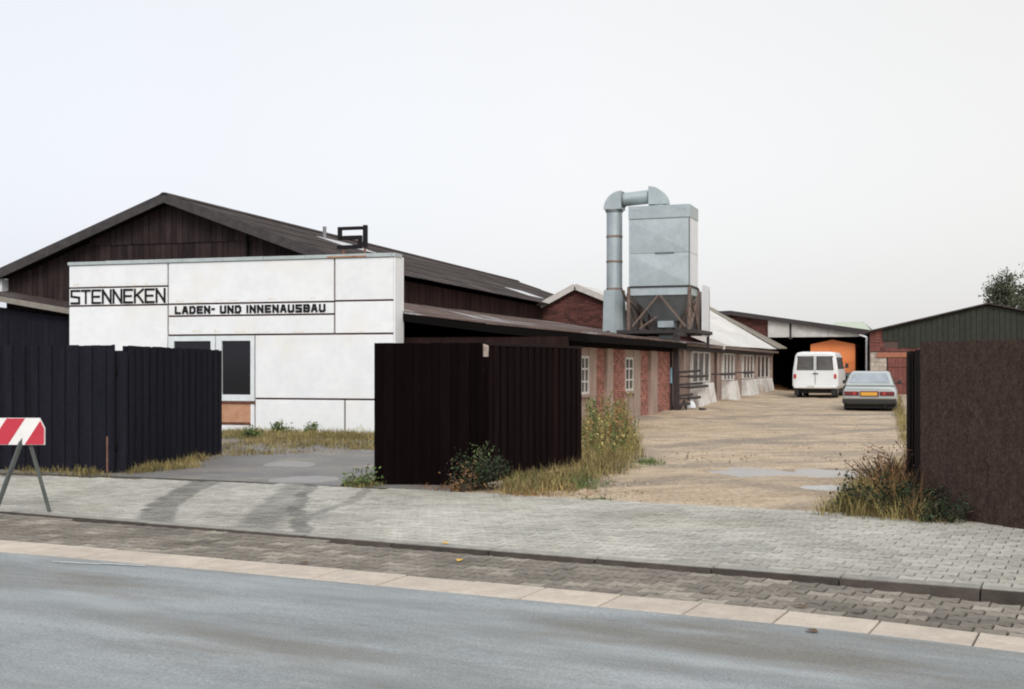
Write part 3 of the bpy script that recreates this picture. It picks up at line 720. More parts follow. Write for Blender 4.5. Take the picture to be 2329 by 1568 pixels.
# felt roof in strips: front edge sags from the hall to the eave, back edge runs up to the brick gable
def lerp(a, b, t): return tuple(x + (y - x) * t for x, y in zip(a, b))
front = [(-4.55, 28.6, 3.42), (-2.55, 28.15, 2.86), (-.6, 27.8, 2.60), (1.75, 27.4, 2.35)]
back = [(.25, 46.2, 3.50), (2.9, 46.2, 3.12), (5.3, 46.2, 2.75), (8.15, 46.2, 2.37)]
NS = 12
for j in range(NS):
    for i in range(3):
        p0, p1 = lerp(front[i], back[i], j / NS), lerp(front[i + 1], back[i + 1], j / NS)
        q0, q1 = lerp(front[i], back[i], (j + 1) / NS), lerp(front[i + 1], back[i + 1], (j + 1) / NS)
        rr = lambda p, dz=0: (p[0], p[1], p[2] + dz)
        l = random.uniform(0, .02); m = MB(); m.slab([rr(p0, -.0), rr(p1, l), rr(q1, l), rr(q0, 0)], (0, 0, .035)); m.build('roof_sheet', M['lowroof'], ws)
m = MB()
for i in range(3):
    p, q = Vector(front[i]), Vector(front[i + 1]); m.bar(p + Vector((0, .03, -.10)), q + Vector((0, .03, -.10)), .06, .17)
m.build('fascia', M['black'], ws)
m = MB(); p, q = Vector(front[3]), Vector(lerp(front[3], back[3], .62)); m.bar(p + Vector((-.02, .05, -.09)), q + Vector((-.02, 0, -.09)), .06, .17); m.build('eave_board', M['black'], ws)
m = MB(wf); m.box(0, LE + .02, -.05, .10, WT - .24, WT + .02); m.build('dark_eave_beam', M['black'], ws)  # beam made tall and black to paint in the deep shade under the eave

# ------------------------------------------------------------------ second range: brick gable, pale roof, windows over white bases
s2 = thing('gabled_workshop', 'brick gabled range with pale roof and white window bases along the yard', 'building', (7.5, 46, 0))
E2 = wx(1757); 
apx, fapx = Vector((2.42, 46.3, 4.76)), Vector((10.25, 63.8, 4.78))
eL, eR = Vector((.15, 46.3, 3.50)), Vector((8.25, 46.3, 2.40))
feR = Vector((at(1766, 796, 62).x, 62.0, 2.50)); feL = Vector((6.2, 64, 3.6))
gf = Fr((0, 46.45, 0), 0)
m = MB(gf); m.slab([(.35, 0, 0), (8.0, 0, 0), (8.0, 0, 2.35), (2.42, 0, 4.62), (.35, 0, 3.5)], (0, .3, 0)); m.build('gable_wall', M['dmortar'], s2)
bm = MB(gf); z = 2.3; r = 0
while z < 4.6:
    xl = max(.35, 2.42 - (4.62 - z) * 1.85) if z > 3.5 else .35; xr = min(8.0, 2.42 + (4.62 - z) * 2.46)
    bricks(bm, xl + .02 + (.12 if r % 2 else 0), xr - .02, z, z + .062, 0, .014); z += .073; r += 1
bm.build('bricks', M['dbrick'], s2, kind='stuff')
for k in range(9):
    a0, a1 = apx.lerp(fapx, k / 9), apx.lerp(fapx, (k + 1) / 9); b0, b1 = eR.lerp(feR, k / 9), eR.lerp(feR, (k + 1) / 9); c0, c1 = eL.lerp(feL, k / 9), eL.lerp(feL, (k + 1) / 9)
    for i in range(3):
        m = MB(); l = random.uniform(.0, .015)
        m.slab([tuple(a0.lerp(b0, i / 3)), tuple(a0.lerp(b0, (i + 1) / 3) + Vector((0, 0, l))), tuple(a1.lerp(b1, (i + 1) / 3) + Vector((0, 0, l))), tuple(a1.lerp(b1, i / 3))], (0, 0, .03)); m.build('roof_sheet', M['whiteroof'], s2)
    m = MB(); m.slab([tuple(c0), tuple(a0), tuple(a1), tuple(c1)], (0, 0, .03)); m.build('roof_sheet', M['whiteroof'], s2)
for (p, q) in ((eL, apx), (apx, eR)):
    m = MB(); m.bar(p + Vector((0, -.06, -.04)), q + Vector((0, -.06, -.04)), .09, .22); m.build('verge_board', M['verge'], s2)
m = MB(); n_ = (fapx - apx).normalized()
m.slab([tuple(fapx + Vector((0, 0, .04))), tuple(feR + Vector((.1, 0, .04))), tuple(feR + n_ * 1.3 + Vector((.3, 0, .06))), tuple(fapx + n_ * 1.3 + Vector((0, 0, .06)))], (0, 0, .05)); m.build('far_verge', M['greyroof'], s2)
# side wall beyond the corner
m = MB(wf); m.box(LE + .05, E2, .1, .35, -.1, 2.38); m.build('wall', M['plaster'], s2)
wins = [(1575, 1620), (1646, 1673), (1691, 1717), (1722, 1753)]
for (ua, ub) in wins:
    a, b = wx(ua), wx(ub); b = b - (b - a) * .12; z0 = zyard(0, wf(a, 0, 0).y)
    m = MB(wf); f_ = .09; zb0, zt0 = 1.0 + z0 * .3, 2.15
    m.box(a, a + f_, -.01, .09, zb0, zt0); m.box(b - f_, b, -.01, .09, zb0, zt0)
    n_ = 3
    for k in range(1, n_): xm = a + (b - a) * k / n_; m.box(xm - .05, xm + .05, -.005, .09, zb0, zt0)
    m.box(a + f_, b - f_, -.008, .088, zb0, zb0 + .04); m.box(a + f_, b - f_, .02, .088, zt0 - .04, zt0)
    w = m.build('window', M['oldframe'], s2)
    m = MB(wf); m.box(a + .02, b - .02, .04, .07, zb0 + .02, zt0 - .02); m.build('pane', M['pane'], w)
    # white splayed base under each window
    m = MB(wf); m.hexa([(a - .02, -.34, z0 - .2), (b - .1, -.34, z0 - .2), (b - .1, .1, z0 - .2), (a - .02, .1, z0 - .2), (a, -.16, zb0 - .03), (b - .05, -.16, zb0 - .03), (b - .05, .1, zb0 - .03), (a, .1, zb0 - .03)])
    m.build('window_base', M['wpaint'], s2, bevel=.03)
m = MB(wf)
for u in (1556, 1632, 1683, 1719.5, 1755): m.box(wx(u) - .12, wx(u) + .12, -.03, .11, -.1, 2.34)
m.build('pier', M['concrete'], s2)
m = MB(wf); m.box(LE + .05, E2 + .2, -.28, -.2, 2.30, 2.40); m.build('gutter', M['steel'], s2)
m = MB(wf); m.box(LE + .05, E2, -.05, .12, 2.16, 2.30); m.build('dark_eave_beam', M['dsteel'], s2)
for (ua, ub, z) in ((1545, 1590, 1.28), (1545, 1590, .92), (1545, 1572, .55), (1624, 1654, 1.32), (1675, 1698, 1.36)):
    m = MB(wf); m.tube((wx(ua), -.3, z), (wx(ub), -.3, z), .05, 8)
    for q in (ua, ub): m.bar((wx(q), -.3, z), (wx(q), .1, z), .05)
    m.build('wall_rail', M['dsteel'], s2)

# ------------------------------------------------------------------ dust collector on its steel platform
DA = math.atan2(-.3387, .9409)
right = Vector((5.87, 39.5, 0)); DW = 2.06
df = Fr(right - Vector((math.cos(DA), math.sin(DA), 0)) * DW, DA)
dc = thing('dust_collector', 'tall galvanised dust collector with bent duct on a rusty steel platform', 'dust collector', df.O)
ZB, ZT, DD = 4.30, 6.98, 1.45
m = MB(df); m.box(.02, DW - .02, .03, DD - .02, ZB, ZT - .01); m.build('housing', M['metal'], dc)
def crossed(m, x0, x1_, z0, z1, y, dp):
    """a sheet pressed into a shallow pyramid"""
    P = [(x0, y, z0), (x1_, y, z0), (x1_, y, z1), (x0, y, z1)]; c = ((x0 + x1_) / 2, y - dp, (z0 + z1) / 2)
    for k in range(4): m.poly([P[k], P[(k + 1) % 4], c])
zmid = 1.6 + (835 - 573) * .01454; zcap = 1.6 + (835 - 494) * .01454
for (a, b) in ((ZB + .02, zmid - .008), (zmid + .008, zcap - .008)):
    m = MB(df); m.box(.0, DW, .004, .028, a, b); crossed(m, .03, DW - .03, a + .03, b - .03, .003, .032); m.build('panel', M['metal'], dc)
m = MB(df); m.box(-.012, DW + .012, -.02, DD + .01, zcap + .006, ZT + .015); m.build('cap', M['metal'], dc, bevel=.01)
for (a, b) in ((ZB + .02, zmid - .008), (zmid + .008, zcap - .008)):
    m = MB(df); m.box(DW - .018, DW + .006, .03, DD - .03, a, b); m.build('side_panel', M['metal_pale'], dc)  # paler sheet puts the right side's brighter light into its colour
m = MB(df); m.box(DW - .03, DW + .012, -.006, .03, ZB, zcap); m.build('corner_angle', M['hopper'], dc)
for q in ((.06, .36, -.028, -.02, ZT - .12, ZT - .05), (1.65, 1.98, -.028, -.02, ZT - .14, ZT - .08)): m = MB(df); m.box(*q); m.build('lifting_lug', M['metal'], dc)
m = MB(df); m.box(.9, 1.55, -.03, .004, zmid - .03, zmid + .02); m.build('seam_handle', M['hopper'], dc, bevel=.008)
# lower band, hopper, outlet
m = MB(df); m.box(-.04, DW + .03, -.03, DD + .03, ZB - .045, ZB - .002); m.build('flange', M['dsteel'], dc)
m = MB(df); m.box(.03, DW - .01, .0, DD, ZB - .30, ZB - .046); m.build('skirt', M['metal'], dc)
m = MB(df); m.loft([[(.06, .03, ZB - .302), (DW - .06, .03, ZB - .302), (DW - .06, DD - .03, ZB - .302), (.06, DD - .03, ZB - .302)], [(.82, .5, 3.15), (1.56, .5, 3.15), (1.56, 1.0, 3.15), (.82, 1.0, 3.15)]]); m.build('hopper', M['hopper'], dc)
m = MB(df); m.box(.88, 1.42, .45, 1.0, 2.93, 3.148); m.build('outlet_box', M['metal'], dc, bevel=.01)
m = MB(df); m.box(.93, 1.40, .4, .95, 2.55, 2.74); m.build('outlet_box', M['metal'], dc, bevel=.01)
# frame legs, braces, platform
for (x, y) in ((.0, .0), (DW, .0), (.0, DD), (DW, DD)):
    m = MB(df); m.box(x - .05, x + .05, y - .05, y + .05, 2.84, ZB - .05); m.build('leg', M['steel'], dc)
for (p, q) in (((1.0, -.02, ZB - .32), (.12, -.02, 2.95)), ((1.08, -.02, ZB - .32), (1.95, -.02, 2.92)), ((DW + .01, .1, ZB - .35), (DW + .01, DD - .1, 2.9)), ((DW + .01, DD - .1, ZB - .35), (DW + .01, .1, 2.9)),
               ((.0, DD, ZB - .4), (.9, DD, 2.9)), ((DW, DD, ZB - .4), (1.2, DD, 2.9)), ((.05, .1, ZB - .5), (.35, DD, 2.86)), ((.9, .3, 3.3), (.3, .25, 2.88)), ((-.25, .05, ZB - .1), (.15, .9, 2.88)), ((.3, DD - .1, 3.9), (.55, .9, 2.86)), ((.28, .6, 3.8), (.30, .6, 2.86)), ((1.85, .9, 3.7), (1.55, .8, 2.88)), ((DW - .25, DD, 3.9), (1.5, DD, 2.88))):
    m = MB(df); m.bar(p, q, .06); m.build('brace', M['steel'], dc)
for (x0, x1_, y0, y1, z0, z1) in ((-.4, DW + .24, -.12, 0, 2.72, 2.84), (-.9, DW + .24, 2.76, 2.88, 2.72, 2.84), (-.9, -.78, .4, 2.76, 2.725, 2.835), (DW + .18, DW + .26, 0, 2.76, 2.725, 2.835), (.6, .7, 0, 2.7, 2.725, 2.835), (1.5, 1.6, 0, 2.7, 2.725, 2.835)):
    m = MB(df); m.box(x0, x1_, y0, y1, z0, z1); m.build('platform_beam', M['dsteel'], dc)
m = MB(df); m.box(-1.05, DW + .18, .02, 2.74, 2.69, 2.722); m.build('platform_deck', M['dsteel'], dc)
# screens of sheet round the foot
x = -.75
M['screen'] = mat('dull corrugated screen', (.17, .15, .14), .8, (.25, .225, .21), 3, rand=.15)
while x < DW + .1:
    m = MB(df); m.box(x, x + .19, 2.62, 2.65 + random.uniform(0, .02), 2.84, 4.25); m.build('screen_sheet', M['screen'], dc); x += .2
m = MB(df); m.box(DW + .14, DW + .17, 1.38, 2.75, 2.66, 4.40); m.build('side_sheet', M['metal_pale'], dc)
m = MB(df); m.box(-1.13, -1.04, .9, .95, 2.80, 4.22); m.build('side_sheet', M['metal_pale'], dc)
# duct
px, py = -.70, .75
def rng(m, zc, r): m.tube((px, py, zc - .035), (px, py, zc + .035), r, 24)
m = MB(df); m.tube((px, py, 4.26), (px, py, 6.97), .27, 28); m.build('duct', M['metal'], dc, smooth=True)
M['ductring'] = mat('rust marked duct ring', (.30, .25, .22), .6, (.20, .12, .08), 6, metal=.3)
for zc in (6.08, 5.22, 4.28):
    m = MB(df); rng(m, zc, .284); m.build('duct_ring', M['ductring'], dc, smooth=True)
m = MB(df); m.loft([[(px - .34, py - .3, 2.72), (px + .08, py - .34, 2.72), (px + .34, py - .1, 2.72), (px + .34, py + .34, 2.72), (px - .34, py + .34, 2.72)], [(px - .30, py - .28, 4.24), (px + .1, py - .3, 4.24), (px + .3, py - .1, 4.24), (px + .3, py + .3, 4.24), (px - .3, py + .3, 4.24)]]); m.build('duct_foot', M['metal'], dc)
m = MB(df); m.box(px - .345, px + .345, py - .345, py + .345, 3.22, 3.25) if False else m.tube((px, py, 6.93), (px, py, 7.0), .31, 24); m.build('duct_ring', M['hopper'], dc, smooth=True)
def elbow(cx, z0, sgn, w, name='elbow'):
    """a flat-sided quarter round: corner at (cx, z0), round side away from it"""
    r = .62; P = [(cx, z0)]
    for k in range(11): a = math.pi / 2 * k / 10; P.append((cx - sgn * r * math.cos(a), z0 + r * math.sin(a)))
    m = MB(df); pts = [(x, py - w, z) for x, z in P]
    m.slab(pts if sgn > 0 else pts[::-1], (0, 2 * w, 0)); m.build(name, M['metal'], dc, smooth=True, sharp=30)
elbow(px + .31, 7.0, 1, .30)
x2_ = df.hit(1479, HV, py)[0]; elbow(x2_, 7.1, -1, .30)
m = MB(df); m.tube((px + .31, py, 7.34), (x2_, py, 7.40), .235, 28); m.build('duct', M['metal'], dc, smooth=True)
for x in (px + .33, x2_ - .02):
    m = MB(df); m.tube((x - .03, py, 7.34), (x + .03, py, 7.345), .27, 24); m.build('duct_ring', M['hopper'], dc, smooth=True)
m = MB(df); m.tube((x2_ + .36, py, 7.0), (x2_ + .36, py, 7.1), .32, 24); m.build('duct_ring', M['hopper'], dc, smooth=True)
# posts down to the yard
pw = Vector((.1375 * 38.3, 38.3, 0)) - df.O; pxl, pyl = pw.dot(df.d), pw.dot(df.n)
m = MB(df); m.box(pxl - .09, pxl + .09, pyl - .07, pyl + .07, -.05, 2.60); m.build('post', M['dsteel'], dc)
for (z_, l_) in ((1.42, .75), (1.02, .8), (.66, .5), (.36, .4)): m = MB(df); m.bar((pxl, pyl - .02, z_), (pxl + l_, pyl + .25, z_ + .06), .07, .08); m.build('bracket', M['dsteel'], dc)
m = MB(df); m.box(pxl - .06, pxl + .06, pyl - .1, .2, 2.602, 2.715); m.build('platform_beam', M['dsteel'], dc)
m = MB(df); m.box(DW + .10, DW + .18, 2.5, 2.62, 2.25, 2.688); m.build('hanger', M['dsteel'], dc)
m = MB(df); m.tube((pxl - .17, pyl + .05, .0), (pxl - .17, pyl + .05, 2.2), .04, 8); m.build('down_pipe', M['dsteel'], dc)

m = MB(df); m.tube((pxl - .17, pyl + .05, 1.08), (pxl - .17, pyl + .05, 1.58), .062, 12); m.build('pipe_sleeve', M['bluebottle'], dc, smooth=True)
m = MB(Fr((5.95, 39.6, .1))); n0 = len(m.v)
m.loft([[(math.cos(a) * r * (1 + .2 * noise.noise(Vector((math.cos(a), math.sin(a), z * 3)))), math.sin(a) * r, z) for a in [2 * math.pi * k / 10 for k in range(10)]] for r, z in ((.13, 0), (.17, .10), (.15, .24), (.08, .34), (.04, .37), (.07, .42))])
m.build('plastic_sack', M['sack'], label='tied white plastic sack on the ground by the brick corner', cat='sack', smooth=True)
pl = MB(Fr((5.35, 38.4, .12)))
for k in range(9): x = random.uniform(-.1, .8); pl.bar((x, random.uniform(0, .5), random.uniform(.03, .15)), (x + random.uniform(-.35, .35), random.uniform(.3, 1.1), random.uniform(.05, .4)), .05, .09)
pl.build('scrap_heap', M['dsteel'], label='low heap of dark scrap timber lying at the brick corner', cat='scrap heap')

# ------------------------------------------------------------------ open shed at the back of the yard
sf = Fr(Vector((18.4, 62, .28)) - Vector((math.cos(DA), math.sin(DA), 0)) * 8.3, DA)
sh = thing('open_shed', 'dark open fronted shed with dirty white fascia at the end of the yard', 'building', sf.O)
SW = 8.3
def shz(x): return 4.30 - max(0, x - 1.3) * .155 if x >= 1.3 else 4.30 - (1.3 - x) * .03
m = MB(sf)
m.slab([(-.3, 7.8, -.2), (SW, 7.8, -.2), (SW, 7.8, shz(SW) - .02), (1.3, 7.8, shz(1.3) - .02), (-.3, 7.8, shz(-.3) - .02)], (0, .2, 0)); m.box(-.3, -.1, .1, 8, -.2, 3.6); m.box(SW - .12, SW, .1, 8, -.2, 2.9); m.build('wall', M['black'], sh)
pr = [(-.6, shz(-.6)), (1.3, shz(1.3)), (SW + .2, shz(SW + .2))]
for j in range(6):
    for (p, q) in zip(pr, pr[1:]):
        m = MB(sf); m.slab([(p[0], -.25 + j * 1.4, p[1]), (q[0], -.25 + j * 1.4, q[1]), (q[0], 1.145 + j * 1.4, q[1]), (p[0], 1.145 + j * 1.4, p[1])], (0, 0, .04)); m.build('roof_sheet', M['roof'], sh)
m = MB(sf)
for (p, q) in zip(pr, pr[1:]): m.bar((p[0], -.28, p[1] - .08), (q[0], -.28, q[1] - .08), .06, .24)
m.build('bargeboard', M['dsteel'], sh)
xl, xr_ = sf.hit(1747)[0], sf.hit(1798)[0]
zb_ = sf.hit(1850, 767)[1]
def fasc(a, b):
    m = MB(sf); m.hexa([(a, -.06, zb_), (b, -.06, zb_), (b, -.02, zb_), (a, -.02, zb_), (a, -.06, shz(a) - .2), (b, -.06, shz(b) - .2), (b, -.02, shz(b) - .2), (a, -.02, shz(a) - .2)]); m.build('fascia_panel', M['shedwhite'], sh)
fasc(xl, xr_ - .06); fasc(xr_ + .06, (xr_ + SW) / 2 - .01); fasc((xr_ + SW) / 2 + .01, SW - .1)
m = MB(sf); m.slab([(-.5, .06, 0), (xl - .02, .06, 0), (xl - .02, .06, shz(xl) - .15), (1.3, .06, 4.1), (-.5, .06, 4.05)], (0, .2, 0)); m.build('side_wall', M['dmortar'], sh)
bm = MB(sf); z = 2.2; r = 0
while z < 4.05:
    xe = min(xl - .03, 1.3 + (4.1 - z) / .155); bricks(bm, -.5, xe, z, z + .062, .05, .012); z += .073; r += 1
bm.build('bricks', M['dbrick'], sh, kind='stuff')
for x in (xl + .05, xr_):
    m = MB(sf); m.box(x - .08, x + .08, -.018, .14, -.2 if x < xr_ else zb_ - .1, zb_ if x < xr_ else shz(x) - .2); m.build('post', M['dsteel'], sh)
m = MB(sf); m.tube((SW + .02, -.2, .3), (SW + .02, -.2, 2.85), .06, 10); m.tube((SW + .02, -.2, 2.85), (SW - .35, -.2, 3.0), .06, 10); m.build('down_pipe', M['metal_pale'], sh, smooth=True)
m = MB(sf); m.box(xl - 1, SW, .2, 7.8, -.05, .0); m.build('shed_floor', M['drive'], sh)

# orange lorry standing inside
tf = Fr(sf(sf.hit(1891)[0] + .02, .5, .06), DA)
tr = thing('lorry', 'lorry with peaked orange tarpaulin parked inside the open shed', 'lorry', tf.O)
TW, TL = 1.14, 5.2
m = MB(tf); m.loft([[(-TW, y, .95), (TW, y, .95), (TW, y, 2.42), (TW - .03, y, 2.46), (0, y, 2.70), (-TW + .03, y, 2.46), (-TW, y, 2.42)] for y in (0, TL)]); m.build('tarpaulin', M['tarp'], tr)
m = MB(tf); m.box(-TW - .02, TW + .02, -.03, TL, .78, .96); m.build('load_bed', M['hopper'], tr)
m = MB(tf); m.bar((-.06, -.02, 1.0), (-.06, -.02, 2.6), .03); m.box(-TW, TW, -.02, .0, 1.5, 1.53); m.build('tarp_seam', M['tarp'], tr)
for sx_ in (-1, 1):
    for yy in (.9, 4.6):
        m = MB(tf); m.tube((sx_ * .82, yy, .46), (sx_ * 1.14, yy, .46), .46, 20); w = m.build('wheel', M['rubber'], tr, smooth=True)
        m = MB(tf); m.tube((sx_ * 1.141, yy, .46), (sx_ * 1.155, yy, .46), .24, 16); m.build('hub', M['hopper'], w)
    m = MB(tf); m.box(sx_ * 1.0 - .1, sx_ * 1.0 + .1, -.06, -.03, .62, .76); m.build('tail_light', M['red_lens'], tr)
m = MB(tf); m.box(-1.0, 1.0, -.08, 6.6, .6, .775); m.build('chassis', M['dsteel'], tr)
m = MB(tf); m.loft([[(-1.1, y, .5), (1.1, y, .5), (1.1, y, z), (-1.1, y, z)] for y, z in ((5.35, 2.4), (6.9, 2.4), (7.1, 1.5))]); m.build('cab', M['tarp'], tr, bevel=.06)

# pale roofed building behind
pf = Fr(at(1878, HV, 84), DA); pf.O.z = 0
pb = thing('far_shed', 'pale green roofed shed peeping over the open shed roof', 'building', pf.O)
m = MB(pf); m.box(0, 2.9, .2, 8, 0, 4.0); m.build('wall', M['plaster'], pb)
m = MB(pf); m.slab([(-.2, 0, 4.05), (3.1, 0, 4.05), (2.3, 4, 4.85), (.3, 4, 4.85)], (0, 0, .05)); m.slab([(.3, 4.05, 4.85), (2.3, 4.05, 4.85), (3.1, 8, 4.05), (-.2, 8, 4.05)], (0, 0, .05)); m.build('roof', M['palegreen'], pb)

# ------------------------------------------------------------------ brick and green sheet building at the right
rf = Fr((17.35, 58.0, .25), DA)
rb = thing('green_gabled_building', 'brick building with dark green sheeted gable beyond the right fence', 'building', rf.O)
RA, RE, RX = 4.30, 3.05, 5.35
m = MB(rf); m.slab([(0, .06, -.2), (10.8, .06, -.2), (10.8, .06, RE), (RX, .06, RA - .05), (0, .06, RE)], (0, 12, 0)); m.build('wall', M['dmortar'], rb)
gx0 = rf.hit(2007)[0]; gzb = rf.hit(2100, 792)[1]
bm = MB(rf); z = 0.0
r = 0
while z < 3.6:
    if z < 2.05: segs = [(1.0, rf.hit(2018)[0])] if z > 9 else []
    segs = []
    if z > 2.2: segs = [(.02, min(gx0 + random.uniform(.0, .15), .02 + 9))] if z < RE else [((z - RE) * RX / (RA - RE) + .1, gx0)]
    elif z > 2.06: segs = [(.02, 3.4)]
    for a, b in segs:
        if b > a: bricks(bm, a, b, z, z + .062, .05, .012)
    z += .073; r += 1
M['mbrick'] = mat('mid red brown brick', (.13, .042, .034), .92, (.19, .07, .055), 12, 5, .4, 60, tintamt=.4)
bm.build('bricks', M['mbrick'], rb, kind='stuff')
bl = MB(rf); bricks(bl, .05, rf.hit(2016)[0], -.1, rf.hit(1990, 802)[1], .05, .015, L=.4, H=.21); bl.build('blockwork', M['block'], rb, kind='stuff')
m = MB(rf); m.box(rf.hit(2014)[0] - .4, 3.2, -.03, .05, rf.hit(2040, 813)[1], rf.hit(2040, 802)[1]); m.build('lintel', M['lintel'], rb)
xg = rf.hit(2020)[0]; zg = rf.hit(2040, 814)[1]
while xg < 3.1:
    m = MB(rf); m.box(xg, xg + .155, -.02 + random.uniform(0, .012), .05, -.1, zg); m.build('gate_board', M['redgate'], rb); xg += .165
m = MB(rf); m.box(rf.hit(2020)[0], 3.1, -.045, -.02, .55, .65); m.box(rf.hit(2020)[0], 3.1, -.045, -.02, 1.35, 1.45); m.build('gate_rail', M['redgate'], rb)
x = gx0
while x < 10.8:
    xe = min(x + .24, 10.8); tz = lambda q: RA - .06 - abs(q - RX) * (RA - RE) / RX
    zb2 = gzb if x > gx0 + .7 else gzb + .35
    m = MB(rf); yy = .0 + random.uniform(-.01, .01); m.hexa([(x, yy, zb2), (xe - .01, yy, zb2), (xe - .01, .055, zb2), (x, .055, zb2), (x, yy, tz(x)), (xe - .01, yy, tz(xe)), (xe - .01, .055, tz(xe)), (x, .055, tz(x))]); m.build('gable_sheet', M['green'], rb); x += .25
for (xa_, xb_) in ((0, RX), (RX, 10.7)):
    za_, zc_ = (RE, RA) if xa_ == 0 else (RA, RE)
    m = MB(rf); m.slab([(xa_ - (.2 if xa_ == 0 else 0), -.2, za_ - (.05 if xa_ == 0 else 0)), (xb_ + (.2 if xa_ else 0), -.2, zc_), (xb_ + (.2 if xa_ else 0), 12.2, zc_), (xa_ - (.2 if xa_ == 0 else 0), 12.2, za_ - (.05 if xa_ == 0 else 0))], (0, 0, .07)); m.build('roof', M['roof'], rb)
m = MB(rf); m.box(4.0, 9.0, -.008, .04, -.1, gzb - .02); m.build('lower_wall', M['mbrick'], rb)

# ------------------------------------------------------------------ vehicles
def section(w, zb, zt, y, sh_=.9, tumble=.0):
    h = [(w * .86, zb), (w * .97, zb + .08), (w, zb + (zt - zb) * .35), (w * (1 - tumble * .4), zb + (zt - zb) * .7), (w * sh_ * (1 - tumble * .5) + .03, zt - .05), (w * sh_ * .93, zt)]
    return [(x, y, z) for x, z in h] + [(-x, y, z) for x, z in h[::-1]]
def wheels(fr, parent, spots, r, w, hubmat):
    for (x, y) in spots:
        s_ = 1 if x > 0 else -1
        m = MB(fr); m.tube((x - s_ * w, y, r), (x, y, r), r, 24); wh = m.build('wheel', M['rubber'], parent, smooth=True, bevel=.015)
        m = MB(fr); m.tube((x - .001, y, r), (x + s_ * .012, y, r), r * .6, 18); m.build('rim', hubmat, wh, smooth=True)

# van
vz = zyard(0, 53)
vf = Fr(Vector((at(1853.5, HV, 53).x, 53, vz - .02)), -R(20))
van = thing('van', 'white passenger van with two rear windows parked before the open shed', 'van', vf.O)
VW, VL = .99, 4.6
secs = []
def vsec(y, w, zb, zt, tw):
    h = [(w * .9, zb), (w, zb + .12), (w * 1.0, .95), (w * .985, 1.22), (w * tw, zt - .16), (w * tw - .07, zt - .04), (w * tw - .3, zt)]
    return [(x, y, z) for x, z in h] + [(-x, y, z) for x, z in h[::-1]]
m = MB(vf)
m.loft([vsec(.06, VW * .97, .48, 1.98, .86), vsec(0, VW * .985, .44, 1.97, .86) if False else vsec(.10, VW, .42, 2.03, .88), vsec(.5, VW, .40, 2.07, .885), vsec(3.3, VW, .40, 2.07, .885), vsec(3.8, VW * .99, .40, 1.98, .86), vsec(4.15, VW * .98, .42, 1.25, .93), vsec(4.75, VW * .95, .45, 1.05, .92)])
m.build('body', M['vanwhite'], van, smooth=True, bevel=.02, sharp=50)
m = MB(vf); m.box(-.92, .92, -.10, .10, .44, .57); m.build('bumper', M['vanwhite'], van, bevel=.03)
for s_ in (-1, 1):
    m = MB(vf); x0, x1_ = sorted((s_ * .03, s_ * .90)); m.hexa([(x0, .045, .60), (x1_, .045, .60), (x1_, .058, .60), (x0, .058, .60), (x0, .045, 1.22), (x1_, .045, 1.22), (x1_, .058, 1.22), (x0, .058, 1.22)])
    dr = m.build('rear_door', M['vanwhite'], van, bevel=.01)
    m = MB(vf); w0, w1 = sorted((s_ * .09, s_ * .76)); m.hexa([(w0, .038, 1.30), (w1, .038, 1.30), (w1, .058, 1.30), (w0, .058, 1.30), (w0 if s_ > 0 else w0 + .05, .038, 1.82), (w1 - (.05 if s_ > 0 else 0), .038, 1.82), (w1 - (.05 if s_ > 0 else 0), .058, 1.82), (w0 if s_ > 0 else w0 + .05, .058, 1.82)])
    fm = m.build('rear_window', M['vanglass'], van, bevel=.02)
    m = MB(vf); a, b = w0 - .03, w1 + .03
    for (p, q) in (((a, 1.27), (b, 1.27)), ((a, 1.85), (b, 1.85)), ((w0 - .015, 1.27), (w0 - .015 + (0 if s_ > 0 else .05), 1.85)), ((w1 + .015, 1.27), (w1 + .015 - (.05 if s_ > 0 else 0), 1.85))): m.bar((p[0], .044, p[1]), (q[0], .044, q[1]), .028, .028)
    m.build('window_seal', M['trim'], fm)
    m = MB(vf); m.box(s_ * .87 - .055, s_ * .87 + .055, .015, .06, .88, 1.07); m.build('tail_light', M['red_lens'], van, bevel=.01)
    m = MB(vf); m.box(s_ * .80 - .09, s_ * .80 + .09, -.05, .12, .12, .42); m.build('mud_flap', M['rubber'], van)
    # side windows and mirror
    for (y0, y1) in ((.35, 1.35), (1.45, 2.35), (2.45, 3.3)):
        m = MB(vf); xa_, xb_ = s_ * VW * .965, s_ * VW * .897; P = [(xa_, y0, 1.30), (xa_, y1, 1.30), (xb_, y1, 1.82), (xb_, y0, 1.82)]
        m.slab(P if s_ > 0 else P[::-1], (s_ * .02, 0, 0)); m.build('side_window', M['vanglass'], van)
    m = MB(vf); m.box(s_ * 1.10 - .07, s_ * 1.10 + .07, 3.45, 3.52, 1.34, 1.55); m.bar((s_ * .95, 3.5, 1.35), (s_ * 1.05, 3.5, 1.4), .03); m.build('mirror', M['trim'], van)
m = MB(vf); m.box(-.10, .14, .02, .05, 1.07, 1.11); m.build('door_handle', M['trim'], van)
m = MB(vf); m.box(-.004, .004, .042, .06, .6, 1.9); m.build('door_seam', M['trim'], van)
m = MB(vf); m.box(-.34, -.02, -.108, -.1, .46, .56); m.build('number_plate', M['wplate'], van)
m = MB(vf); m.box(-.86, .86, .2, 4.4, .22, .44); m.build('underbody', M['rubber'], van)
wheels(vf, van, ((-.9, 1.0), (.9, 1.0), (-.9, 3.75), (.9, 3.75)), .33, .22, M['hopper'])

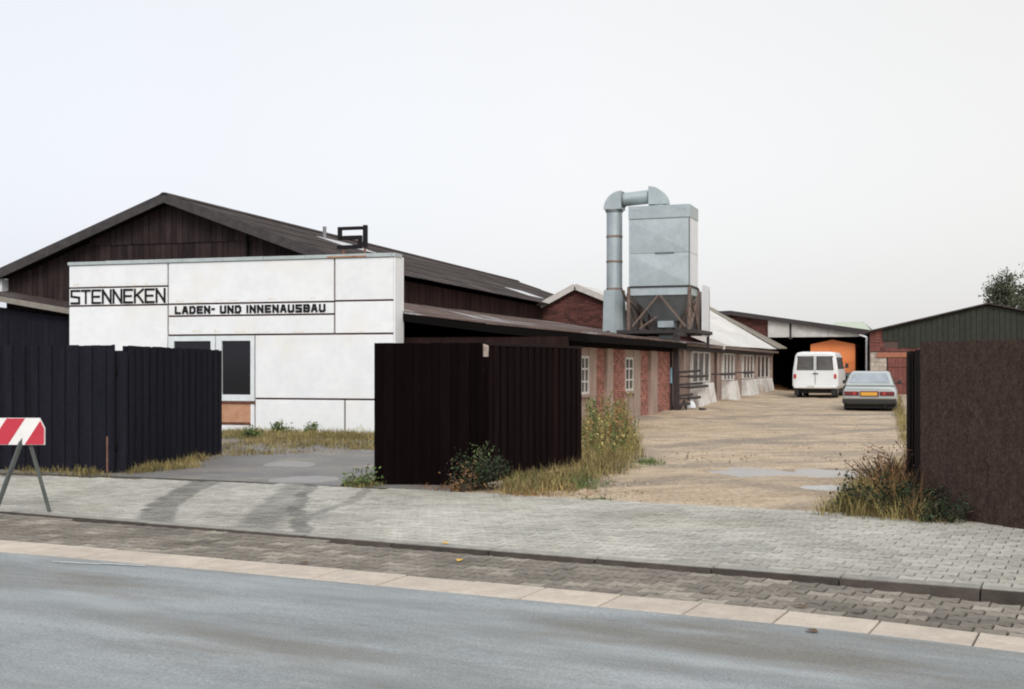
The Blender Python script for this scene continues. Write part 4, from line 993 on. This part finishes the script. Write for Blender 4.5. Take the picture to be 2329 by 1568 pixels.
# car
cz = zyard(0, 39.7)
cf = Fr(Vector((at(1977, HV, 39.7).x, 39.7, cz - .05)), -R(18.5))
car = thing('parked_car', 'silver grey hatchback seen from behind with yellow number plate', 'car', cf.O)
m = MB(cf); w = .86
m.loft([section(w * .94, .34, .80, .02), section(w * .99, .27, .86, .12), section(w, .24, .88, .6), section(w, .22, .88, 2.9), section(w, .22, .84, 3.3), section(w * .97, .25, .74, 4.1), section(w * .9, .32, .66, 4.35)])
m.build('body', M['carpaint'], car, smooth=True, bevel=.01, sharp=50)
def gh(y, wb, wt, zt): return [(wb, y, .84), (wb * .985, y, .90), (wt + .02, y, zt - .06), (wt - .05, y, zt), (-wt + .05, y, zt), (-wt - .02, y, zt - .06), (-wb * .985, y, .90), (-wb, y, .84)]
m = MB(cf); m.loft([gh(.14, .78, .77, .93), gh(.75, .79, .62, 1.33), gh(1.2, .80, .62, 1.375), gh(2.3, .80, .62, 1.36), gh(3.15, .79, .76, .92)])
m.build('cabin', M['carpaint'], car, smooth=True, sharp=30)
def onslope(t): return .14 + .61 * t, .93 + .40 * t
m = MB(cf); P = []
for (x, t_) in ((-.66, .12), (.66, .12), (.54, .90), (-.54, .90)): y, z = onslope(t_); P.append((x, y - .012, z + .012))
m.slab(P, (0, .03, -.02)); m.build('rear_window', M['carglass'], car)
for s_ in (-1, 1):
    for (y0, y1, yt0, yt1) in ((.85, 1.65, 1.05, 1.65), (1.72, 2.75, 1.72, 2.25)):
        m = MB(cf); P = [(s_ * .792, y0, .93), (s_ * .795, y1, .93), (s_ * .655, yt1, 1.28), (s_ * .655, yt0, 1.28)]
        m.slab(P if s_ > 0 else P[::-1], (s_ * .015, 0, .005)); m.build('side_window', M['vanglass'], car)
    m = MB(cf); a, b = sorted((s_ * .33, s_ * .80)); m.box(a, b, -.012, .05, .56, .70); m.build('tail_light', M['dark_lens'], car, bevel=.012)
    m = MB(cf); a, b = sorted((s_ * .44, s_ * .52)); m.box(a, b, -.016, .05, .58, .68); m.build('reversing_light', M['red_lens'], car)
    m = MB(cf); m.box(s_ * .93 - .06, s_ * .93 + .06, 2.55, 2.62, .93, 1.05); m.bar((s_ * .82, 2.6, .95), (s_ * .9, 2.6, .97), .03); m.build('mirror', M['trim'], car)
m = MB(cf); m.box(-.30, .30, -.010, .04, .54, .71); m.build('rear_panel', M['dark_lens'], car)
m = MB(cf); m.box(-.27, .25, -.022, -.008, .565, .675); m.build('number_plate', M['plate'], car)
m = MB(cf); m.box(-.86, .86, -.09, .12, .30, .47); m.build('bumper', M['trim'], car, bevel=.03)
m = MB(cf); m.box(-.85, .85, -.098, -.08, .45, .485); m.build('bumper_strip', M['chrome'], car)
m = MB(cf); m.box(-.8, .8, .1, 4.1, .14, .32); m.build('underbody', M['rubber'], car)
m = MB(cf); m.box(-.72, .72, .02, .07, .775, .785); m.build('boot_seam', M['trim'], car)
m = MB(cf); m.tube((.5, -.06, .22), (.5, .3, .22), .03, 8); m.build('exhaust', M['dsteel'], car)
wheels(cf, car, ((-.84, .85), (.84, .85), (-.84, 3.4), (.84, 3.4)), .30, .2, M['hopper'])

# ------------------------------------------------------------------ fences and gates
def fence(name, label, cat, p, q, z0, h, mat_, bw=.125, grp=None, rails=2, posts=(), cap=None, ragged=.012, back=1, postmat=None, bottom=-.01, step=2):
    p, q = Vector((p[0], p[1], z0)), Vector((q[0], q[1], z0)); L_ = (q - p).length
    fr = Fr(p, math.atan2(q.y - p.y, q.x - p.x)); th = thing(name, label, cat, p, grp)
    x = 0; k = 0
    while x < L_ - .02:
        xe = min(x + bw, L_); hh = h(x / L_) if callable(h) else h
        if hh > 0:
            y0 = -.012 if k % 2 else .0
            m = MB(fr); m.box(x - .008, xe + .008, y0 * step - .010 + random.uniform(-.001, .001) * step, y0 * step + .012, bottom + random.uniform(-.02, .02), hh + random.uniform(-ragged, ragged)); m.build('board', mat_, th)
        x += bw; k += 1
    for r in range(rails):
        z = .35 + 1.15 * r; m = MB(fr); m.box(0, L_, .026, .075, z, z + .1); m.build('rail', M['post'], th)
    for px_ in posts:
        m = MB(fr); m.box(px_ - .05, px_ + .05, .076, .18, -.1, 1.85); m.build('post', postmat or M['post'], th)
    if cap: m = MB(fr); m.box(-.01, L_ + .01, -.04, .06, cap, cap + .03); m.build('cap_rail', M['post'], th)
    return th, fr
p0 = gr(0, 1067); p1 = gr(262, 1076)
dl = (p1 - p0).normalized(); pl_ = p0 - dl * 6
fence('board_fence', 'long blue black board fence at the left beyond the striped barrier', 'fence', pl_, p1, 0, lambda t: 1.93, M['fence_blue'], posts=(1.5, 4, 6.5), ragged=.008)
g0 = gr(281, 1074); g1 = gr(500, 1034)
fence('gate_leaf', 'blue black board gate leaf swung inward before the shop front windows', 'gate', g0, g1, 0, lambda t: 1.925 - .02 * t, M['fence_blue'], posts=(.1, 3.0), ragged=.008)
m = MB(Fr(gr(251, 1074))); m.box(-.045, .045, -.12, -.03, -.1, .55); m.build('rusty_post', M['rustpost'], label='short rusty stub post at the foot of the left fence', cat='post')
m = MB(Fr((p1 + g0) / 2)); m.box(-.10, .10, .0, .1, -.1, 1.83); m.build('gate_post', M['fence_blue'], label='blue black square post in the gap between left fence and gate leaf', cat='post', bevel=.01)
c0, c1 = gr(853, 1101), gr(1098, 1104)
fence('fence_panel', 'black tarred board panel in the middle beside the tarmac drive', 'fence', c0, c1, 0, lambda t: 1.925, M['fence_black'], posts=(.1,), bw=.13, ragged=.006)
d0, d1 = gr(1112, 1096), gr(1321, 1062)
fence('gate_leaf', 'brown black ribbed gate leaf with cap rail swung into the sandy yard', 'gate', d0, d1, 0, lambda t: 1.895, M['fence_maroon'], bw=.10, posts=(.2,), cap=1.9, ragged=.0)
pf_ = Fr(gr(1100, 1098)); tp = thing('gate_post', 'black gate post with broken pale top between the middle panel and ribbed leaf', 'post', pf_.O)
m = MB(pf_); m.box(-.07, .07, -.02, .1, -.1, 1.74); m.build('shaft', M['fence_black'], tp)
M['palewood'] = mat('splintered pale wood', (.20, .14, .12), .9, (.45, .38, .33), 12)
m = MB(pf_); m.hexa([(-.065, -.015, 1.742), (.065, -.015, 1.742), (.065, .09, 1.742), (-.065, .09, 1.742), (-.055, -.01, 1.92), (.07, -.01, 1.88), (.06, .09, 1.90), (-.04, .09, 1.93)]); m.build('broken_top', M['palewood'], tp)
r0, r1 = gr(2096, 1168), gr(2335, 1206)
dr_ = (r1 - r0).normalized()
fence('board_fence', 'tall dark brown board fence at the right edge of the pavement', 'fence', r0, r0 + dr_ * 6, 0, lambda t: 1.872, M['fence_brown'], posts=(1.5, 4), bw=.14, ragged=.004, step=.45)
k0, k1 = gr(2106, 1150), gr(2064, 1110)
fence('gate_leaf', 'brown black gate leaf swung inward seen edge on at the right', 'gate', k0, k1, 0, lambda t: 1.80, M['fence_maroon'], bw=.16, posts=(), rails=0)
m = MB(Fr(gr(2076, 1118))); m.box(-.055, .055, -.05, .05, -.1, 1.80); m.build('gate_post', M['post'], label='slim dark post standing left of the right fence', cat='post', bevel=.008)
m = MB(Fr(gr(2100, 1150))); m.box(-.075, .075, -.07, .07, -.1, 1.80); m.build('gate_post', M['post'], label='stout dark post against the end of the right fence', cat='post', bevel=.008)

# ------------------------------------------------------------------ striped barrier at the kerb
bz = gr(60, 1167); bf = Fr(Vector((bz.x, bz.y, 0)), -R(2))
br = thing('road_barrier', 'red and white striped barrier board on splayed legs at the kerb', 'barrier', bf.O)
kx = bz.y / F
XR = (103 - 60) * kx; XL = -2.1; zt_, zb_ = 1.6 - (951 - HV) * kx, 1.6 - (1012 - HV) * kx; H_ = zt_ - zb_
def clip(poly, xr):
    """cut a stripe polygon by the board's pointed right end"""
    def cut(P, f):
        o = []
        for a, b in zip(P, P[1:] + P[:1]):
            fa, fb = f(a), f(b)
            if fa >= 0: o.append(a)
            if fa * fb < 0: t_ = fa / (fa - fb); o.append((a[0] + (b[0] - a[0]) * t_, a[1] + (b[1] - a[1]) * t_))
        return o
    P = cut(poly, lambda p: xr - p[0])
    P = cut(P, lambda p: (xr - p[0]) * .12 + (zt_ - .115 - p[1]) * .062 + .0001) if P else P
    P = cut(P, lambda p: p[0] - XL) if P else P
    return P
P = clip([(XL, zb_), (XR, zb_), (XR, zt_), (XL, zt_)], XR)
m = MB(bf); m.slab([(x, -.012, z) for x, z in P], (0, .024, 0)); m.build('board', M['barwhite'], br)
sw_ = .205; lean = .19; x = XR - .22; k = 0
while x > XL - .4:
    P = clip([(x, zb_ + .004), (x + sw_, zb_ + .004), (x + sw_ + lean, zt_ - .004), (x + lean, zt_ - .004)], XR - .004)
    if len(P) > 2: m = MB(bf); m.slab([(a, -.0155, c) for a, c in P], (0, .003, 0)); m.build('stripe', M['barred'], br)
    x -= sw_ * 2 - .02
for x in (-.02, -1.7):
    for dx_, dy_ in ((-.21, -.28), (.235, .1)):
        m = MB(bf); m.bar((x + dx_ * .08, .03, zb_ + .12), (x + dx_, dy_, .0), .038, .038); m.build('leg', M['barleg'], br)
    m = MB(bf); m.bar((x - .05, .03, zb_ + .02), (x + .07, .03, zb_ + .02), .03); m.build('bracket', M['barleg'], br)

# ------------------------------------------------------------------ plants
def blade(m, p, h, w, lean, ang, seg=3):
    d = Vector((math.cos(ang), math.sin(ang), 0)); s_ = Vector((-d.y, d.x, 0)); I = []
    for k in range(seg + 1):
        t_ = k / seg; c = p + Vector((0, 0, h * t_ * (1 - .25 * lean * t_))) + d * (lean * h * t_ * t_); ww = w * (1 - t_ * .9)
        I.append((m.vert(*(c - s_ * ww)), m.vert(*(c + s_ * ww))))
    for a, b in zip(I, I[1:]): m.face([a[0], a[1], b[1], b[0]])
def leaf(m, c, s_, rng_=None):
    n_ = Vector((random.gauss(0, 1), random.gauss(0, 1), random.gauss(0, 1) + .4)).normalized(); t_ = n_.orthogonal().normalized(); t_ = Matrix.Rotation(random.uniform(0, 6.28), 3, n_) @ t_; b = n_.cross(t_)
    m.face([m.vert(*(c - t_ * s_)), m.vert(*(c + b * s_ * .45)), m.vert(*(c + t_ * s_)), m.vert(*(c - b * s_ * .45))])

def grass_area(name, mat_, n, place, hr, wr=(.004, .009)):
    m = MB()
    for _ in range(n):
        r_ = place()
        if r_ is None: continue
        p, hs_ = r_; m.tint = random.random()
        for _b in range(random.randint(3, 6)):
            blade(m, p + Vector((random.gauss(0, .05), random.gauss(0, .05), -.02)), random.uniform(*hr) * hs_, random.uniform(*wr), random.uniform(.1, .9), random.uniform(0, 6.28))
    return m.build(name, mat_, kind='stuff')
def quadarea(pts, hs=1.0, dens=None):
    """random ground point inside a picture quad given on the ground"""
    P = [gr(*p) for p in pts]
    def f():
        a, b = random.random(), random.random()
        p = P[0].lerp(P[1], a).lerp(P[3].lerp(P[2], a), b); p.z = zyard(p.x, p.y) - .01
        n_ = noise.noise(Vector((p.x * .9, p.y * .9, 2)))
        if n_ < random.uniform(-.7, .25): return None
        ew = min(1, 4.5 * min(a, 1 - a), 5 * min(b + .12, 1.12 - b))
        if ew < random.random() * .9: return None
        return p, hs * (.7 + .6 * random.random() + .4 * n_) * (.4 + .6 * ew)
    return f
def leafy_weeds():
    pick = quadarea(((1312, 1062), (1462, 1036), (1450, 985), (1312, 985)))
    for mt, n in ((M['weed'], 230), (M['greenweed'], 110), (M['dryleaf'], 60)):
        m = MB()
        for _ in range(n):
            r_ = pick()
            if r_ is None: continue
            p, hs_ = r_; h = random.uniform(.35, .85) * hs_; lean = Vector((random.gauss(0, .12), random.gauss(0, .12), 1)).normalized()
            m.tint = random.random(); m.tube(p, p + lean * h, .006, 4, .003)
            for k in range(int(h * 40)):
                t_ = random.uniform(.15, 1); m.tint = random.random()
                leaf(m, p + lean * h * t_ + Vector((random.gauss(0, .05), random.gauss(0, .05), random.gauss(0, .02))) * (1.2 - .6 * t_), random.uniform(.02, .045))
        m.build('leafy_weeds', mt, kind='stuff')
# strip before the white front, verge by the left gate
grass_area('grass', M['grass'], 6500, quadarea(((420, 1042), (960, 1022), (960, 984), (420, 981))), (.05, .15))
grass_area('grass', M['weed'], 2200, quadarea(((430, 1000), (940, 1004), (940, 982), (430, 979))), (.07, .2))
grass_area('grass', M['grass'], 1100, quadarea(((270, 1082), (470, 1062), (505, 1030), (290, 1070))), (.05, .18))
grass_area('grass', M['grass'], 500, quadarea(((0, 1076), (270, 1084), (270, 1072), (0, 1064))), (.05, .14))
# tall weeds by the brick wall and the ribbed gate leaf
grass_area('tall_weeds', M['weed'], 1700, quadarea(((1310, 1070), (1470, 1040), (1460, 985), (1310, 985))), (.14, .42), (.004, .009))
leafy_weeds()
grass_area('tall_weeds', M['grass'], 1500, quadarea(((1150, 1125), (1480, 1068), (1420, 1020), (1310, 1050))), (.08, .30))
grass_area('grass', M['grass'], 900, quadarea(((1130, 1128), (1320, 1130), (1330, 1070), (1120, 1095))), (.06, .22))
grass_area('grass', M['dryleaf'], 420, quadarea(((1110, 1132), (1400, 1136), (1330, 1090), (1120, 1110))), (.04, .13))
grass_area('grass', M['greenweed'], 650, quadarea(((1120, 1126), (1420, 1110), (1380, 1060), (1130, 1096))), (.05, .18))
grass_area('grass', M['weed'], 900, quadarea(((1840, 1172), (2120, 1192), (2080, 1060), (1960, 1110))), (.10, .42))
grass_area('grass', M['dryleaf'], 420, quadarea(((1960, 1170), (2120, 1190), (2080, 1080), (2000, 1090))), (.15, .55))
grass_area('grass', M['dryleaf'], 260, quadarea(((900, 1112), (1240, 1126), (1240, 1112), (900, 1104))), (.04, .10))
grass_area('grass', M['greenweed'], 300, quadarea(((1380, 1072), (1540, 1058), (1500, 1046), (1400, 1054))), (.05, .14))
grass_area('grass', M['greenweed'], 160, quadarea(((1300, 1136), (1405, 1140), (1400, 1136), (1300, 1132))), (.03, .08))
# wall foot along the second range and yard edges
grass_area('grass', M['grass'], 900, quadarea(((1545, 940), (1770, 902), (1775, 893), (1560, 922))), (.08, .3))
grass_area('grass', M['dryleaf'], 300, quadarea(((1700, 915), (1800, 908), (1800, 896), (1720, 902))), (.1, .4))
grass_area('grass', M['grass'], 700, quadarea(((2035, 940), (2065, 1060), (2064, 1000), (2045, 905))), (.1, .3))
# right hand clump
grass_area('grass', M['weed'], 700, quadarea(((1870, 1165), (2090, 1185), (2080, 1120), (1960, 1130))), (.08, .28))
grass_area('grass', M['grass'], 700, quadarea(((1880, 1168), (2180, 1196), (2120, 1160), (1960, 1140))), (.06, .22))
grass_area('grass', M['grass'], 400, quadarea(((780, 1108), (870, 1108), (865, 1090), (800, 1092))), (.04, .12))

def shrub(name, label, base, R_, H_, n, lm, leafs, nst=14, cat='shrub', droop=.2, clump=9, lsz=(.018, .04)):
    th = thing(name, label, cat, base); st = MB(); lv = MB(); base = Vector(base)
    tips = []
    for k in range(nst):
        a = random.uniform(0, 6.28); rr = R_ * math.sqrt(random.random()); hh = H_ * random.uniform(.45, 1) * (1 - .4 * rr / R_)
        tip = base + Vector((math.cos(a) * rr, math.sin(a) * rr * .7, hh)); mid = base.lerp(tip, .5) + Vector((0, 0, hh * .12))
        st.tube(base + Vector((math.cos(a) * .05, math.sin(a) * .05, -.05)), mid, .014, 5, .009); st.tube(mid, tip, .009, 5, .003); tips.append((base.copy(), mid, tip))
    for _ in range(n // clump):
        b_, mi, tp_ = random.choice(tips); t_ = random.uniform(.15, 1.05)
        c = (b_.lerp(mi, t_ * 2) if t_ < .5 else mi.lerp(tp_, t_ * 2 - 1)); c += Vector((random.gauss(0, .07), random.gauss(0, .07), random.gauss(0, .05)))
        lv.tint = random.random()
        for _k in range(clump): leaf(lv, c + Vector((random.gauss(0, .045), random.gauss(0, .045), random.gauss(0, .04))), random.uniform(*lsz))
    st.build('stem', M['bark'], th); lv.build('foliage', lm, th, kind='stuff'); return th
b_ = gr(1085, 1116); shrub('evergreen_bush', 'dark evergreen bush growing against the black middle fence panel', b_ + Vector((0, .12, 0)), .44, .56, 2100, M['leaf'], 0, 20, clump=6, lsz=(.012, .03))
b_ = gr(1100, 1114); shrub('straggly_shoot', 'thin leafy shoot rising above the dark bush at the black fence', b_ + Vector((0, .06, 0)), .12, .80, 200, M['greenweed'], 0, 4, 'plant', clump=4, lsz=(.012, .028))
b_ = gr(1060, 1118); shrub('dead_sprig', 'low russet sprig at the left foot of the dark bush', b_ + Vector((0, .08, 0)), .26, .40, 260, M['dryleaf'], 0, 9, 'plant', clump=4, lsz=(.012, .026))
b_ = gr(815, 1106); shrub('weed_clump', 'small low clump of weeds left of the black fence panel', b_ + Vector((0, .1, 0)), .22, .10, 450, M['greenweed'], 0, 12, 'weeds')
b_ = gr(2055, 1178); shrub('bramble', 'tangled green bramble clump before the right gate post', b_ + Vector((0, .3, 0)), .66, .50, 2500, M['leaf'], 0, 26, 'bramble', clump=6, lsz=(.014, .034))
b_ = gr(2020, 1150); shrub('dry_bush', 'russet dry bush with bare twigs beside the right gate post', b_ + Vector((.1, .5, 0)), .5, .80, 1000, M['dryleaf'], 0, 34, 'bush', clump=5, lsz=(.012, .03))
b_ = gr(2140, 1188); shrub('weed_clump', 'low leafy weeds at the foot of the right brown fence', b_ + Vector((0, .05, 0)), .38, .22, 700, M['leaf'], 0, 14, 'weeds', clump=5, lsz=(.014, .034))
tw = thing('bare_twigs', 'thin arching bare twigs rising left of the right gate post', 'twigs', gr(2045, 1120))
for k in range(16):
    m = MB(); p = gr(2050 + random.uniform(-20, 15), 1120); tip = at(random.uniform(1950, 2060), random.uniform(1000, 1075), p.y + random.uniform(-.4, .4)); mid = p.lerp(tip, .55) + Vector((.06, 0, .15)); m.tube(p, mid, .006, 4, .004); m.tube(mid, tip, .004, 4, .002)
    m.build('twig', M['rustpost'], tw)
for (u, v, h) in ((640, 990, .45), (705, 990, .35), (570, 1000, .3)):
    b_ = gr(u, v); shrub('leafy_weed', 'single green leafy weed before the white front %s' % ('under the office lower panel' if u == 640 else 'nearest its lower joint strip' if u == 705 else 'just right of the rusted panel'), b_, .16, h, 300, M['greenweed'], 0, 6, 'weed', lsz=(.02, .05))

# tree beyond the green gable
tb = Vector((at(2322, HV, 76).x, 76, .3)); tree = thing('tree', 'broad dark tree behind the green gable at the right edge', 'tree', tb)
m = MB(); m.tube(tb, tb + Vector((0, 0, 3.2)), .3, 10, .2)
cc = []
for k in range(34):
    a = random.uniform(0, 6.28); r_ = 2.9 * math.sqrt(random.random()); c = tb + Vector((math.cos(a) * r_, math.sin(a) * r_, random.uniform(4.0, 7.1) - (r_ ** 2) * random.uniform(.05, .24))); cc.append(c)
    m.tube(tb + Vector((0, 0, random.uniform(2, 3.2))), c, .09, 6, .02)
m.build('trunk', M['bark'], tree)
lv = MB()
for c in cc:
    for _ in range(random.randint(60, 230)):
        q = c + Vector((random.gauss(0, .42), random.gauss(0, .42), random.gauss(0, .32))); lv.tint = random.random()
        for _k in range(5): leaf(lv, q + Vector((random.gauss(0, .12), random.gauss(0, .12), random.gauss(0, .1))), random.uniform(.06, .12))
lv.build('crown', M['treeleaf'], tree, kind='stuff')

# a few fallen leaves
for (u, v, lab) in ((1012, 1250, 'yellow leaf lying on the kerb'), (1045, 1282, 'yellow leaf lying on the brown pavers'), (692, 1289, 'brown leaf lying on the pale gutter'), (1822, 1387, 'dry leaf on the pavers nearest the right end of the gutter'), (1847, 1444, 'dark dry leaf on the asphalt just off the pale gutter')):
    p = gr(u, v, -.04); p.z = zroad(p.x) + .02 if v > 1251 else .016; fr = Fr(p, random.uniform(0, 3)); m = MB(fr); m.loft([[(-.05, 0, 0), (-.02, .022, .006), (-.02, -.022, .006)], [(0, 0, .004), (.0, .034, .012), (0, -.034, .012)], [(.05, 0, .006), (.051, .002, .006), (.051, -.002, .006)]])
    m.build('fallen_leaf', M['yellowleaf'] if 'yellow' in lab else M['dryleaf'], label=lab, cat='leaf', group='fallen leaves by the kerb')
